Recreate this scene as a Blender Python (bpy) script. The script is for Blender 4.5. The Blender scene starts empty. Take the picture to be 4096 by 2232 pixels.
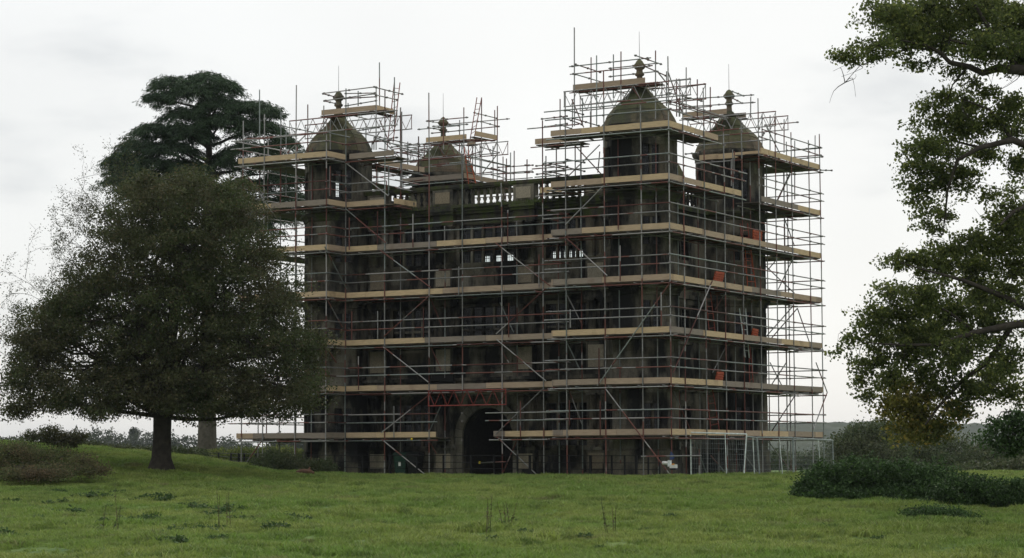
import bpy, math, random
import numpy as np
from mathutils import Vector, Matrix, noise as mnoise
random.seed(7); rng = np.random.default_rng(7)
R = math.radians
scn = bpy.context.scene
COL = scn.collection

# ------------------------------------------------------------------ camera
CAM = Vector((37.598, -76.3033, 0.729))
YAW, PITCH, ROLL = -0.5299, 0.0814, -0.0035
Fv = Vector((math.sin(YAW)*math.cos(PITCH), math.cos(YAW)*math.cos(PITCH), math.sin(PITCH)))
_r = Vector((math.cos(YAW), -math.sin(YAW), 0)); _u = _r.cross(Fv)
Rv = _r*math.cos(ROLL) + _u*math.sin(ROLL); Uv = -_r*math.sin(ROLL) + _u*math.cos(ROLL)
FOC = 8787.18
cd = bpy.data.cameras.new('camera'); cam = bpy.data.objects.new('camera', cd); COL.objects.link(cam)
cam.matrix_world = Matrix(((Rv.x, Uv.x, -Fv.x, CAM.x), (Rv.y, Uv.y, -Fv.y, CAM.y), (Rv.z, Uv.z, -Fv.z, CAM.z), (0, 0, 0, 1)))
cd.sensor_width = 36; cd.lens = FOC/4096*36; cd.clip_start = 0.5; cd.clip_end = 20000
scn.camera = cam
HAZE = 0.00012

def pt(px, py, d):                       # where a sight line of the site survey stands d metres out
    return CAM + (Fv + Rv*((px-2048)/FOC) - Uv*((py-1116)/FOC))*d
Fh = Vector((math.sin(YAW), math.cos(YAW), 0)); Rh = Vector((math.cos(YAW), -math.sin(YAW), 0))

# ------------------------------------------------------------------ world and sun
SUN_AZ = YAW + 0.10; SUN_EL = R(30)
sun_dir = Vector((math.sin(SUN_AZ)*math.cos(SUN_EL), math.cos(SUN_AZ)*math.cos(SUN_EL), math.sin(SUN_EL)))
W = bpy.data.worlds.new('World'); scn.world = W; W.use_nodes = True
nt = W.node_tree; nt.nodes.clear(); N = nt.nodes.new; Lk = nt.links.new
out = N('ShaderNodeOutputWorld'); bg = N('ShaderNodeBackground'); bg.inputs[1].default_value = 0.1
sky = N('ShaderNodeTexSky'); sky.sky_type = 'NISHITA'; sky.sun_disc = False
sky.sun_elevation = SUN_EL; sky.sun_rotation = SUN_AZ
tc = N('ShaderNodeTexCoord')
def wmath(op, a, b=None):
    n = N('ShaderNodeMath'); n.operation = op
    for i, v in enumerate((a, b)):
        if v is None: continue
        if isinstance(v, (int, float)): n.inputs[i].default_value = v
        else: Lk(v, n.inputs[i])
    return n.outputs[0]
nrm = N('ShaderNodeVectorMath'); nrm.operation = 'NORMALIZE'; Lk(tc.outputs['Generated'], nrm.inputs[0])
dot = N('ShaderNodeVectorMath'); dot.operation = 'DOT_PRODUCT'; Lk(nrm.outputs[0], dot.inputs[0]); dot.inputs[1].default_value = sun_dir
glow = N('ShaderNodeMapRange'); glow.interpolation_type = 'SMOOTHSTEP'; Lk(dot.outputs['Value'], glow.inputs[0])
glow.inputs[1].default_value = -0.3; glow.inputs[2].default_value = 0.95; glow.inputs[3].default_value = 0; glow.inputs[4].default_value = 1
szv = N('ShaderNodeSeparateXYZ'); Lk(nrm.outputs[0], szv.inputs[0])
cie = N('ShaderNodeMapRange'); Lk(szv.outputs[2], cie.inputs[0]); cie.inputs[1].default_value = 0; cie.inputs[2].default_value = 1; cie.inputs[3].default_value = 4.6; cie.inputs[4].default_value = 15.0
nb = N('ShaderNodeTexNoise'); nb.inputs['Scale'].default_value = 3.4; nb.inputs['Detail'].default_value = 3; Lk(nrm.outputs[0], nb.inputs[0])
nbr = N('ShaderNodeMapRange'); Lk(nb.outputs[0], nbr.inputs[0]); nbr.inputs[1].default_value = .35; nbr.inputs[2].default_value = .65; nbr.inputs[3].default_value = .90; nbr.inputs[4].default_value = 1.05
lum = wmath('MULTIPLY', nbr.outputs[0], wmath('ADD', cie.outputs[0], wmath('MULTIPLY', glow.outputs[0], wmath('SUBTRACT', 9.5, cie.outputs[0]))))
mp = N('ShaderNodeMapping'); mp.inputs['Scale'].default_value = (7, 7, 22); mp.inputs['Location'].default_value = (1.1, 7.4, 2.2); Lk(nrm.outputs[0], mp.inputs[0])
nz = N('ShaderNodeTexNoise'); nz.inputs['Scale'].default_value = 1.0; nz.inputs['Detail'].default_value = 5; nz.inputs['Roughness'].default_value = 0.5; Lk(mp.outputs[0], nz.inputs[0])
cr = N('ShaderNodeMapRange'); cr.interpolation_type = 'SMOOTHSTEP'; Lk(nz.outputs[0], cr.inputs[0])
cr.inputs[1].default_value = 0.52; cr.inputs[2].default_value = 0.78; cr.inputs[3].default_value = 0.0; cr.inputs[4].default_value = 1.0
mix = N('ShaderNodeMix'); mix.data_type = 'RGBA'; Lk(cr.outputs[0], mix.inputs[0])
mix.inputs[6].default_value = (0.985, 1.0, 0.995, 1); mix.inputs[7].default_value = (0.74, 0.77, 0.79, 1)
mul = N('ShaderNodeVectorMath'); mul.operation = 'SCALE'; Lk(mix.outputs[2], mul.inputs[0]); Lk(lum, mul.inputs['Scale'])
mx2 = N('ShaderNodeMix'); mx2.data_type = 'RGBA'; mx2.inputs[0].default_value = 0.93; Lk(sky.outputs[0], mx2.inputs[6]); Lk(mul.outputs[0], mx2.inputs[7])
Lk(mx2.outputs[2], bg.inputs[0]); Lk(bg.outputs[0], out.inputs[0])
sl = bpy.data.lights.new('sun', 'SUN'); sl.energy = 0.8; sl.angle = R(20); sl.color = (1, 0.96, 0.9)
so = bpy.data.objects.new('sun', sl); COL.objects.link(so); so.rotation_euler = (-sun_dir).to_track_quat('-Z', 'Y').to_euler()
vs = scn.view_settings; vs.view_transform = 'Standard'; vs.look = 'None'; vs.exposure = 0.0; vs.gamma = 1; vs.use_curve_mapping = False

# ------------------------------------------------------------------ helpers
def tag(o, label=None, cat=None, group=None, kind=None):
    if label: o['label'] = label
    if cat: o['category'] = cat
    if group: o['group'] = group
    if kind: o['kind'] = kind
    return o
def empty(name, loc=(0, 0, 0), rz=0):
    o = bpy.data.objects.new(name, None); COL.objects.link(o); o.location = loc; o.rotation_euler = (0, 0, rz); o.empty_display_size = .3
    return o
def link(name, mesh, parent=None, mw=None):
    o = bpy.data.objects.new(name, mesh); COL.objects.link(o)
    if parent: o.parent = parent
    if mw is not None: o.matrix_basis = mw
    return o
class MB:
    def __init__(s): s.v = []; s.f = []; s.m = []; s.c = 0
    def add(s, vs, fs, mi=0):
        b = len(s.v); s.v.extend([tuple(v) for v in vs]); s.f.extend([tuple(i+b for i in f) for f in fs]); s.m.extend([mi]*len(fs))
    def box(s, x0, x1, y0, y1, z0, z1, mi=0, M=None):
        vs = [Vector((x, y, z)) for z in (z0, z1) for y in (y0, y1) for x in (x0, x1)]
        if M is not None: vs = [M @ v for v in vs]
        s.add(vs, [(0, 2, 3, 1), (4, 5, 7, 6), (0, 1, 5, 4), (2, 6, 7, 3), (0, 4, 6, 2), (1, 3, 7, 5)], mi)
    def tube(s, pts, rads, n=6, mi=0, cap=True):
        pts = [Vector(p) for p in pts]; b = len(s.v); fs = []
        prev = None
        for i, p in enumerate(pts):
            d = (pts[min(i+1, len(pts)-1)] - pts[max(i-1, 0)]).normalized()
            a = prev if prev is not None else (Vector((0, 0, 1)) if abs(d.z) < .9 else Vector((1, 0, 0)))
            x = (a - d*a.dot(d)).normalized(); prev = x; y = d.cross(x)
            for k in range(n):
                t = 2*math.pi*k/n; s.v.append(tuple(p + (x*math.cos(t) + y*math.sin(t))*rads[i]))
        for i in range(len(pts)-1):
            for k in range(n):
                fs.append((b+i*n+k, b+i*n+(k+1) % n, b+(i+1)*n+(k+1) % n, b+(i+1)*n+k))
        if cap:
            fs.append(tuple(b+k for k in reversed(range(n)))); fs.append(tuple(b+(len(pts)-1)*n+k for k in range(n)))
        s.f.extend(fs); s.m.extend([mi]*len(fs))
    def lathe(s, prof, n=12, cx=0, cy=0, mi=0, ph=0, flute=None):
        b = len(s.v)
        for r, z in prof:
            for k in range(n):
                t = 2*math.pi*k/n + ph; rr = r*(flute if (flute and k % 2) else 1); s.v.append((cx+rr*math.cos(t), cy+rr*math.sin(t), z))
        for i in range(len(prof)-1):
            for k in range(n):
                s.f.append((b+i*n+k, b+i*n+(k+1) % n, b+(i+1)*n+(k+1) % n, b+(i+1)*n+k)); s.m.append(mi)
        s.f.append(tuple(b+k for k in reversed(range(n)))); s.f.append(tuple(b+(len(prof)-1)*n+k for k in range(n))); s.m += [mi, mi]
    def mesh(s, name, mats, smooth=False):
        me = bpy.data.meshes.new(name); me.from_pydata(s.v, [], s.f)
        for m in (mats if isinstance(mats, (list, tuple)) else [mats]): me.materials.append(m)
        me.polygons.foreach_set('material_index', s.m)
        if smooth: me.polygons.foreach_set('use_smooth', [True]*len(s.f))
        me.update(); return me
    def build(s, name, mats, parent=None, smooth=False):
        return link(name, s.mesh(name, mats, smooth), parent)

# ------------------------------------------------------------------ materials
def mat(name, rough=.8, metal=0.):
    m = bpy.data.materials.new(name); m.use_nodes = True; t = m.node_tree; b = t.nodes['Principled BSDF']
    b.inputs['Roughness'].default_value = rough; b.inputs['Metallic'].default_value = metal; b.inputs['Specular IOR Level'].default_value = .3
    return m, t, b
def nnoise(t, scale, detail=4, vec=None, sc=(1, 1, 1), rough=.55):
    n = t.nodes.new('ShaderNodeTexNoise'); n.inputs['Scale'].default_value = scale; n.inputs['Detail'].default_value = detail; n.inputs['Roughness'].default_value = rough
    g = vec or t.nodes.new('ShaderNodeNewGeometry').outputs['Position']
    mpn = t.nodes.new('ShaderNodeMapping'); mpn.inputs['Scale'].default_value = sc; t.links.new(g, mpn.inputs[0]); t.links.new(mpn.outputs[0], n.inputs[0])
    return n.outputs['Fac']
def rng_(t, v, a, b, c=0., d=1.):
    n = t.nodes.new('ShaderNodeMapRange'); t.links.new(v, n.inputs[0]) if not isinstance(v, float) else None
    for i, x in enumerate((a, b, c, d)): n.inputs[i+1].default_value = x
    return n.outputs[0]
def nmix(t, f, a, b):
    n = t.nodes.new('ShaderNodeMix'); n.data_type = 'RGBA'
    if isinstance(f, float): n.inputs[0].default_value = f
    else: t.links.new(f, n.inputs[0])
    for i, x in ((6, a), (7, b)):
        if isinstance(x, tuple): n.inputs[i].default_value = (*x, 1)
        else: t.links.new(x, n.inputs[i])
    return n.outputs[2]
def nmul(t, c, f):
    n = t.nodes.new('ShaderNodeVectorMath'); n.operation = 'SCALE'; t.links.new(c, n.inputs[0])
    if isinstance(f, float): n.inputs['Scale'].default_value = f
    else: t.links.new(f, n.inputs['Scale'])
    return n.outputs[0]
def nop(t, op, a, b):
    n = t.nodes.new('ShaderNodeMath'); n.operation = op
    for i, v in enumerate((a, b)):
        if isinstance(v, (int, float)): n.inputs[i].default_value = v
        else: t.links.new(v, n.inputs[i])
    return n.outputs[0]
def nbump(t, b, h, strength=.4, dist=.02):
    n = t.nodes.new('ShaderNodeBump'); n.inputs['Strength'].default_value = strength; n.inputs['Distance'].default_value = dist
    t.links.new(h, n.inputs['Height']); t.links.new(n.outputs[0], b.inputs['Normal'])
def island(t): return t.nodes.new('ShaderNodeNewGeometry').outputs['Random Per Island']
def objrand(t): return t.nodes.new('ShaderNodeObjectInfo').outputs['Random']

def stone_mat(name, light, dark, moss, soot=.5, mossamt=.5):
    m, t, b = mat(name, .92)
    big = nnoise(t, .55, 5, sc=(1, 1, .55)); mid = nnoise(t, 2.3, 5, sc=(1, 1, .35)); fine = nnoise(t, 22, 4)
    r = nop(t, 'FRACT', nop(t, 'ADD', island(t), objrand(t)), 0)
    base = nmix(t, rng_(t, r, 0, 1, 0., 1.), light, tuple(x*.62*y for x, y in zip(light, (1.06, .98, .88))))
    s1 = rng_(t, nop(t, 'ADD', nop(t, 'MULTIPLY', big, .6), nop(t, 'MULTIPLY', mid, .4)), soot-.06, soot+.075)
    c = nmix(t, s1, dark, base)
    g = t.nodes.new('ShaderNodeNewGeometry'); sx = t.nodes.new('ShaderNodeSeparateXYZ'); t.links.new(g.outputs['Normal'], sx.inputs[0])
    up = rng_(t, sx.outputs[2], .2, .8); mo = nop(t, 'MULTIPLY', rng_(t, nop(t, 'ADD', mid, nop(t, 'MULTIPLY', up, .35)), .78-.35*mossamt, .95-.35*mossamt), mossamt)
    c = nmix(t, mo, c, moss)
    c = nmul(t, c, rng_(t, fine, .3, .7, .75, 1.2))
    t.links.new(c, b.inputs['Base Color']); nbump(t, b, fine, .5, .02)
    return m
STONE = stone_mat('sooty_sandstone', (.215, .20, .16), (.015, .015, .014), (.045, .058, .02), .515, .25)
CAPM = stone_mat('mossy_cap_stone', (.25, .19, .14), (.065, .065, .045), (.085, .10, .04), .50, .65)
LEDGE = stone_mat('mossy_ledge_stone', (.12, .11, .085), (.03, .03, .026), (.055, .075, .018), .52, .95)
ARCHM = stone_mat('arch_stone_grey', (.19, .18, .145), (.06, .056, .048), (.06, .07, .03), .46, .3)
PALE = stone_mat('pale_repair_stone', (.36, .32, .25), (.15, .13, .10), (.08, .08, .04), .42, .15)

def tube_mat(name, grey, red, thr):
    m, t, b = mat(name, .45, .35)
    rnd = objrand(t); g = t.nodes.new('ShaderNodeNewGeometry').outputs['Position']
    ad = t.nodes.new('ShaderNodeVectorMath'); ad.operation = 'ADD'; t.links.new(g, ad.inputs[0])
    cb = t.nodes.new('ShaderNodeCombineXYZ'); t.links.new(nop(t, 'MULTIPLY', rnd, 37.), cb.inputs[0]); t.links.new(nop(t, 'MULTIPLY', rnd, 91.), cb.inputs[2]); t.links.new(cb.outputs[0], ad.inputs[1])
    big = nnoise(t, .42, 2, vec=ad.outputs[0]); fine = nnoise(t, 14, 3)
    c0 = nmix(t, rng_(t, nop(t, 'FRACT', nop(t, 'MULTIPLY', rnd, 7.3), 0), 0, 1), grey, tuple(x*.55 for x in grey))
    c0 = nmix(t, rng_(t, fine, .35, .65), nmul(t, c0, .7), c0)
    mask = rng_(t, nop(t, 'ADD', big, nop(t, 'MULTIPLY', rnd, .10)), thr, thr+.012)
    c = nmix(t, mask, c0, red)
    t.links.new(c, b.inputs['Base Color']); t.links.new(rng_(t, mask, 0, 1, .45, 0.), b.inputs['Metallic']); return m
TUBE = tube_mat('galvanised_tube', (.42, .415, .40), (.17, .065, .05), .59)
TUBEG = tube_mat('greenish_tube', (.34, .38, .36), (.16, .06, .048), .63)
REDT = tube_mat('red_painted_tube', (.17, .065, .052), (.34, .32, .31), .58)
def flat(name, col, rough=.7, metal=0., var=.25, sc=9.):
    m, t, b = mat(name, rough, metal); n = nnoise(t, sc, 3)
    c = nmix(t, rng_(t, n, .3, .7), tuple(x*(1-var) for x in col), tuple(min(1, x*(1+var)) for x in col))
    t.links.new(c, b.inputs['Base Color']); return m
def wood_mat(name, a, bcol, ccol):
    m, t, b = mat(name, .75); r = objrand(t); gr = nnoise(t, 3, 5, sc=(1, 1, 14)); st = nnoise(t, 1.1, 3)
    c = nmix(t, rng_(t, r, .25, .6), a, bcol); c = nmix(t, rng_(t, r, .72, .86), c, ccol)
    c = nmul(t, c, rng_(t, gr, .3, .7, .8, 1.15)); c = nmix(t, rng_(t, st, .58, .75, 0., .5), c, (.16, .09, .06))
    t.links.new(c, b.inputs['Base Color']); return m
WOOD = wood_mat('pale_toe_board', (.60, .45, .27), (.45, .34, .24), (.28, .235, .19))
DECK = wood_mat('weathered_shaded_deck_board', (.17, .135, .10), (.13, .11, .085), (.10, .085, .07))  # weathered boards, tone darkened further to carry the shade under the platforms
IRON = flat('black_iron', (.012, .012, .013), .5, .3)
ORANGE = flat('orange_plastic', (.44, .085, .03), .6)
REDL = flat('red_ladder_paint', (.28, .07, .05), .5)
GREYS = flat('grey_mesh_steel', (.74, .80, .78), .5, .1)
GREYD = flat('dull_mesh_frame', (.30, .34, .33), .6, .2)
WIREM = flat('thin_wire', (.42, .47, .47), .5, .3)
YELLOW = flat('yellow_plastic', (.75, .55, .03), .5)
BINM = flat('dark_green_bin', (.018, .05, .035), .45)
BINK = flat('black_bin', (.012, .014, .013), .45)
WHITE = flat('white_metal', (.72, .72, .68), .4, .1, .08)
BLUEC = flat('blue_cloth', (.03, .05, .12), .8)
LABO = flat('orange_label', (.75, .33, .05), .6)
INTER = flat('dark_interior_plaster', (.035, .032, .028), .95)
LEADM = flat('lead_came', (.05, .055, .065), .5, .4)
def glass_mat():
    m = bpy.data.materials.new('old_window_glass'); m.use_nodes = True; t = m.node_tree; t.nodes.clear()
    o = t.nodes.new('ShaderNodeOutputMaterial'); a = t.nodes.new('ShaderNodeBsdfTransparent'); a.inputs[0].default_value = (.86, .9, .9, 1)
    g = t.nodes.new('ShaderNodeBsdfGlossy'); g.inputs['Roughness'].default_value = .08
    f = t.nodes.new('ShaderNodeFresnel'); f.inputs[0].default_value = 1.45; mxs = t.nodes.new('ShaderNodeMixShader')
    t.links.new(f.outputs[0], mxs.inputs[0]); t.links.new(a.outputs[0], mxs.inputs[1]); t.links.new(g.outputs[0], mxs.inputs[2]); t.links.new(mxs.outputs[0], o.inputs[0]); return m
GLASS = glass_mat()
def leaf_mat(name, a, bcol, c2, trans=.35, tcol=None, scale=.45):
    m = bpy.data.materials.new(name); m.use_nodes = True; t = m.node_tree; b = t.nodes['Principled BSDF']; o = t.nodes['Material Output']
    b.inputs['Roughness'].default_value = .62; b.inputs['Specular IOR Level'].default_value = .25
    n = nnoise(t, scale, 3); r = island(t)
    c = nmix(t, rng_(t, n, .38, .62), a, bcol); c = nmix(t, rng_(t, r, .78, 1.), c, c2); c = nmul(t, c, rng_(t, r, 0, 1, .6, 1.35))
    t.links.new(c, b.inputs['Base Color'])
    tr = t.nodes.new('ShaderNodeBsdfTranslucent'); t.links.new(nmul(t, c, 1.3), tr.inputs[0]); mxs = t.nodes.new('ShaderNodeMixShader'); mxs.inputs[0].default_value = trans
    t.links.new(b.outputs[0], mxs.inputs[1]); t.links.new(tr.outputs[0], mxs.inputs[2]); t.links.new(mxs.outputs[0], o.inputs[0]); return m
HAW = leaf_mat('brownish_green_leaves', (.066, .090, .030), (.080, .082, .036), (.09, .068, .036), .28)
CED = leaf_mat('blue_green_needles', (.030, .058, .028), (.044, .080, .034), (.05, .07, .035), .12)
LIME = leaf_mat('lime_leaves', (.110, .140, .040), (.090, .120, .036), (.19, .20, .055), .58)
LIMEY = leaf_mat('yellowing_leaves', (.19, .185, .045), (.11, .135, .036), (.30, .22, .05), .5)
SHRUB = leaf_mat('dark_shrub_leaves', (.036, .074, .020), (.050, .098, .028), (.07, .125, .035), .22)
SCRUB = leaf_mat('scrub_leaves', (.060, .090, .032), (.080, .095, .042), (.095, .09, .05), .25)
BRAM = leaf_mat('bramble_leaves', (.095, .14, .042), (.13, .10, .055), (.15, .10, .06), .35)
FART = leaf_mat('distant_leaves', (.045, .06, .035), (.06, .07, .045), (.05, .06, .035), .1, scale=.05)
def leaf_mat2(name, a, bcol, c2, trans):
    m = bpy.data.materials.new(name); m.use_nodes = True; t = m.node_tree; b = t.nodes['Principled BSDF']; o = t.nodes['Material Output']; b.inputs['Roughness'].default_value = .6
    r = island(t); c = nmix(t, rng_(t, nnoise(t, .22, 4), .40, .60), a, bcol); c = nmix(t, rng_(t, nnoise(t, 1.4, 4), .50, .66), c, tuple(x*.62 for x in a)); c = nmix(t, rng_(t, nnoise(t, .7, 5), .60, .72, 0, .7), c, c2)
    c = nmix(t, rng_(t, r, .88, 1., 0., .8), c, c2); c = nmul(t, c, rng_(t, r, 0, 1, .7, 1.3)); t.links.new(c, b.inputs['Base Color'])
    tr = t.nodes.new('ShaderNodeBsdfTranslucent'); t.links.new(c, tr.inputs[0]); mxs = t.nodes.new('ShaderNodeMixShader'); mxs.inputs[0].default_value = trans
    t.links.new(b.outputs[0], mxs.inputs[1]); t.links.new(tr.outputs[0], mxs.inputs[2]); t.links.new(mxs.outputs[0], o.inputs[0]); return m
BARK = flat('dark_bark', (.045, .038, .030), .95, 0, .35, 5.)
BARKG = flat('grey_bark', (.085, .075, .06), .95, 0, .35, 5.)
# surveyed tube positions (metres)
BRACES = [((-16.18, 1.33, 13.47), (-13.98, 1.33, 11.9)), ((-16.19, 1.33, 11.48), (-14.06, 1.33, 9.86)), ((-14.38, 1.33, 9.58), (-11.86, 1.33, 7.9)), ((-11.92, 1.33, 7.53), (-14.19, 1.33, 5.9)), ((-14.21, 1.33, 5.45), (-11.96, 1.33, 3.92)), ((-11.72, 1.33, 3.51), (-14.32, 1.33, 1.82)), ((-14.29, 1.33, 1.54), (-11.99, 1.33, -0.03)), ((-8.66, 1.33, 9.6), (-6.08, 1.33, 7.7)), ((-6.31, 1.33, 7.59), (-8.65, 1.33, 5.83)), ((-8.62, 1.33, 5.6), (-6.3, 1.33, 3.85)), ((-6.44, 1.33, 3.53), (-8.69, 1.33, 1.7)), ((-8.62, 1.33, 1.6), (-6.64, 1.33, -0.03)), ((-2.85, -0.07, 11.45), (-4.58, -0.07, 10.0)), ((-4.59, -0.07, 9.51), (-2.72, -0.07, 7.88)), ((0.08, -0.07, 7.54), (-3.19, -0.07, 3.55)), ((-2.85, -0.07, 3.46), (0.06, -0.07, -0.05)), ((-20.68, -0.07, 13.38), (-18.88, -0.07, 11.15)), ((-19.41, -0.07, 1.67), (-20.51, -0.07, 0.41)), ((0.07, 3.68, 7.8), (0.07, 0.04, 3.99)), ((0.07, 14.35, 4.9), (0.07, 15.6, 3.61)), ((0.07, 15.6, 3.61), (0.07, 13.95, 1.96)), ((-1.2, 7.83, 7.75), (-1.2, 6.65, 6.87)), ((-1.2, 7.77, 5.46), (-1.2, 6.31, 4.23)), ((-1.2, 4.58, 1.37), (-1.2, 5.72, -0.04)), ((-1.2, 6.06, 0.81), (-1.2, 7.43, 0.11)), ((-1.2, 9.51, 0.77), (-1.2, 10.91, -0.03)), ((-1.2, 11.94, 1.4), (-1.2, 14.64, -0.03)), ((-1.2, 2.56, 3.47), (-1.2, 4.24, 1.74)), ((-20.35, 1.2, 1.56), (-19.78, 1.2, 0.8)), ((-1.41, 15.2, 13.45), (-2.06, 15.2, 12.28)), ((-1.88, 15.2, 11.95), (-1.24, 15.2, 10.22)), ((-1.24, 15.2, 9.82), (-2.06, 15.2, 8.29)), ((-2.66, 15.2, 9.38), (-1.27, 15.2, 8.08)), ((-2.1, 15.2, 9.67), (-2.6, 15.2, 9.15)), ((-1.34, 15.2, 7.52), (-2.7, 15.2, 6.16)), ((-1.14, 15.2, 7.4), (-2.43, 15.2, 6.09)), ((-1.14, 15.2, 7.4), (-0.53, 15.2, 5.7)), ((-2.51, 15.2, 5.0), (-1.95, 15.2, 3.95)), ((-1.71, 15.2, 4.98), (-2.46, 15.2, 3.98)), ((-1.32, 15.2, 3.48), (-2.49, 15.2, 1.87)), ((-16.2, -0.19, 9.71), (-16.2, 1.46, 8.01)), ((-16.2, -0.03, 7.51), (-16.2, 1.13, 6.36)), ((-16.2, -0.02, 5.43), (-16.2, 0.69, 4.82)), ((-11.78, 2.0, 2.91), (-12.3, 2.0, 1.92)), ((-8.07, 2.0, 1.44), (-8.72, 2.0, 0.15)), ((-12.24, 2.0, 7.42), (-11.67, 2.0, 6.23)), ((-12.24, 2.0, 5.4), (-11.74, 2.0, 4.44)), ((-8.85, 2.0, 7.18), (-8.2, 2.0, 5.91)), ((-8.86, 2.0, 5.31), (-8.44, 2.0, 4.67)), ((-5.67, 2.0, 7.36), (-4.96, 2.0, 6.11)), ((-5.68, 2.0, 5.42), (-5.09, 2.0, 4.29)), ((-12.3, 2.0, 1.4), (-11.99, 2.0, 0.93)), ((-5.61, 2.0, 3.49), (-4.99, 2.0, 2.06)), ((-17.24, 0.0, 14.69), (-18.32, 0.0, 13.91)), ((-15.55, 3.0, 15.52), (-14.99, 3.0, 14.37)), ((-15.55, 3.0, 14.97), (-15.94, 3.0, 14.45)), ((-15.29, 3.0, 14.51), (-14.5, 3.0, 13.79)), ((-13.37, 9.5, 14.67), (-14.22, 9.5, 13.79)), ((-14.73, 9.5, 14.66), (-15.05, 9.5, 14.17)), ((-6.5, 3.5, 12.39), (-4.91, 3.5, 13.67)), ((-6.11, 3.5, 13.76), (-4.79, 3.5, 12.38)), ((-5.01, 3.5, 12.51), (-4.91, 3.5, 13.39)), ((-4.9, 3.5, 14.34), (-3.4, 3.5, 15.83)), ((-6.22, 3.5, 15.69), (-5.66, 3.5, 14.46)), ((-1.0, 2.01, 16.16), (-1.0, 3.31, 14.61)), ((-1.0, 1.05, 16.02), (-1.0, 2.0, 15.62)), ((-1.0, 14.72, 13.84), (-1.0, 12.8, 12.07)), ((-1.0, 11.73, 15.15), (-1.0, 13.16, 14.14))]
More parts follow.
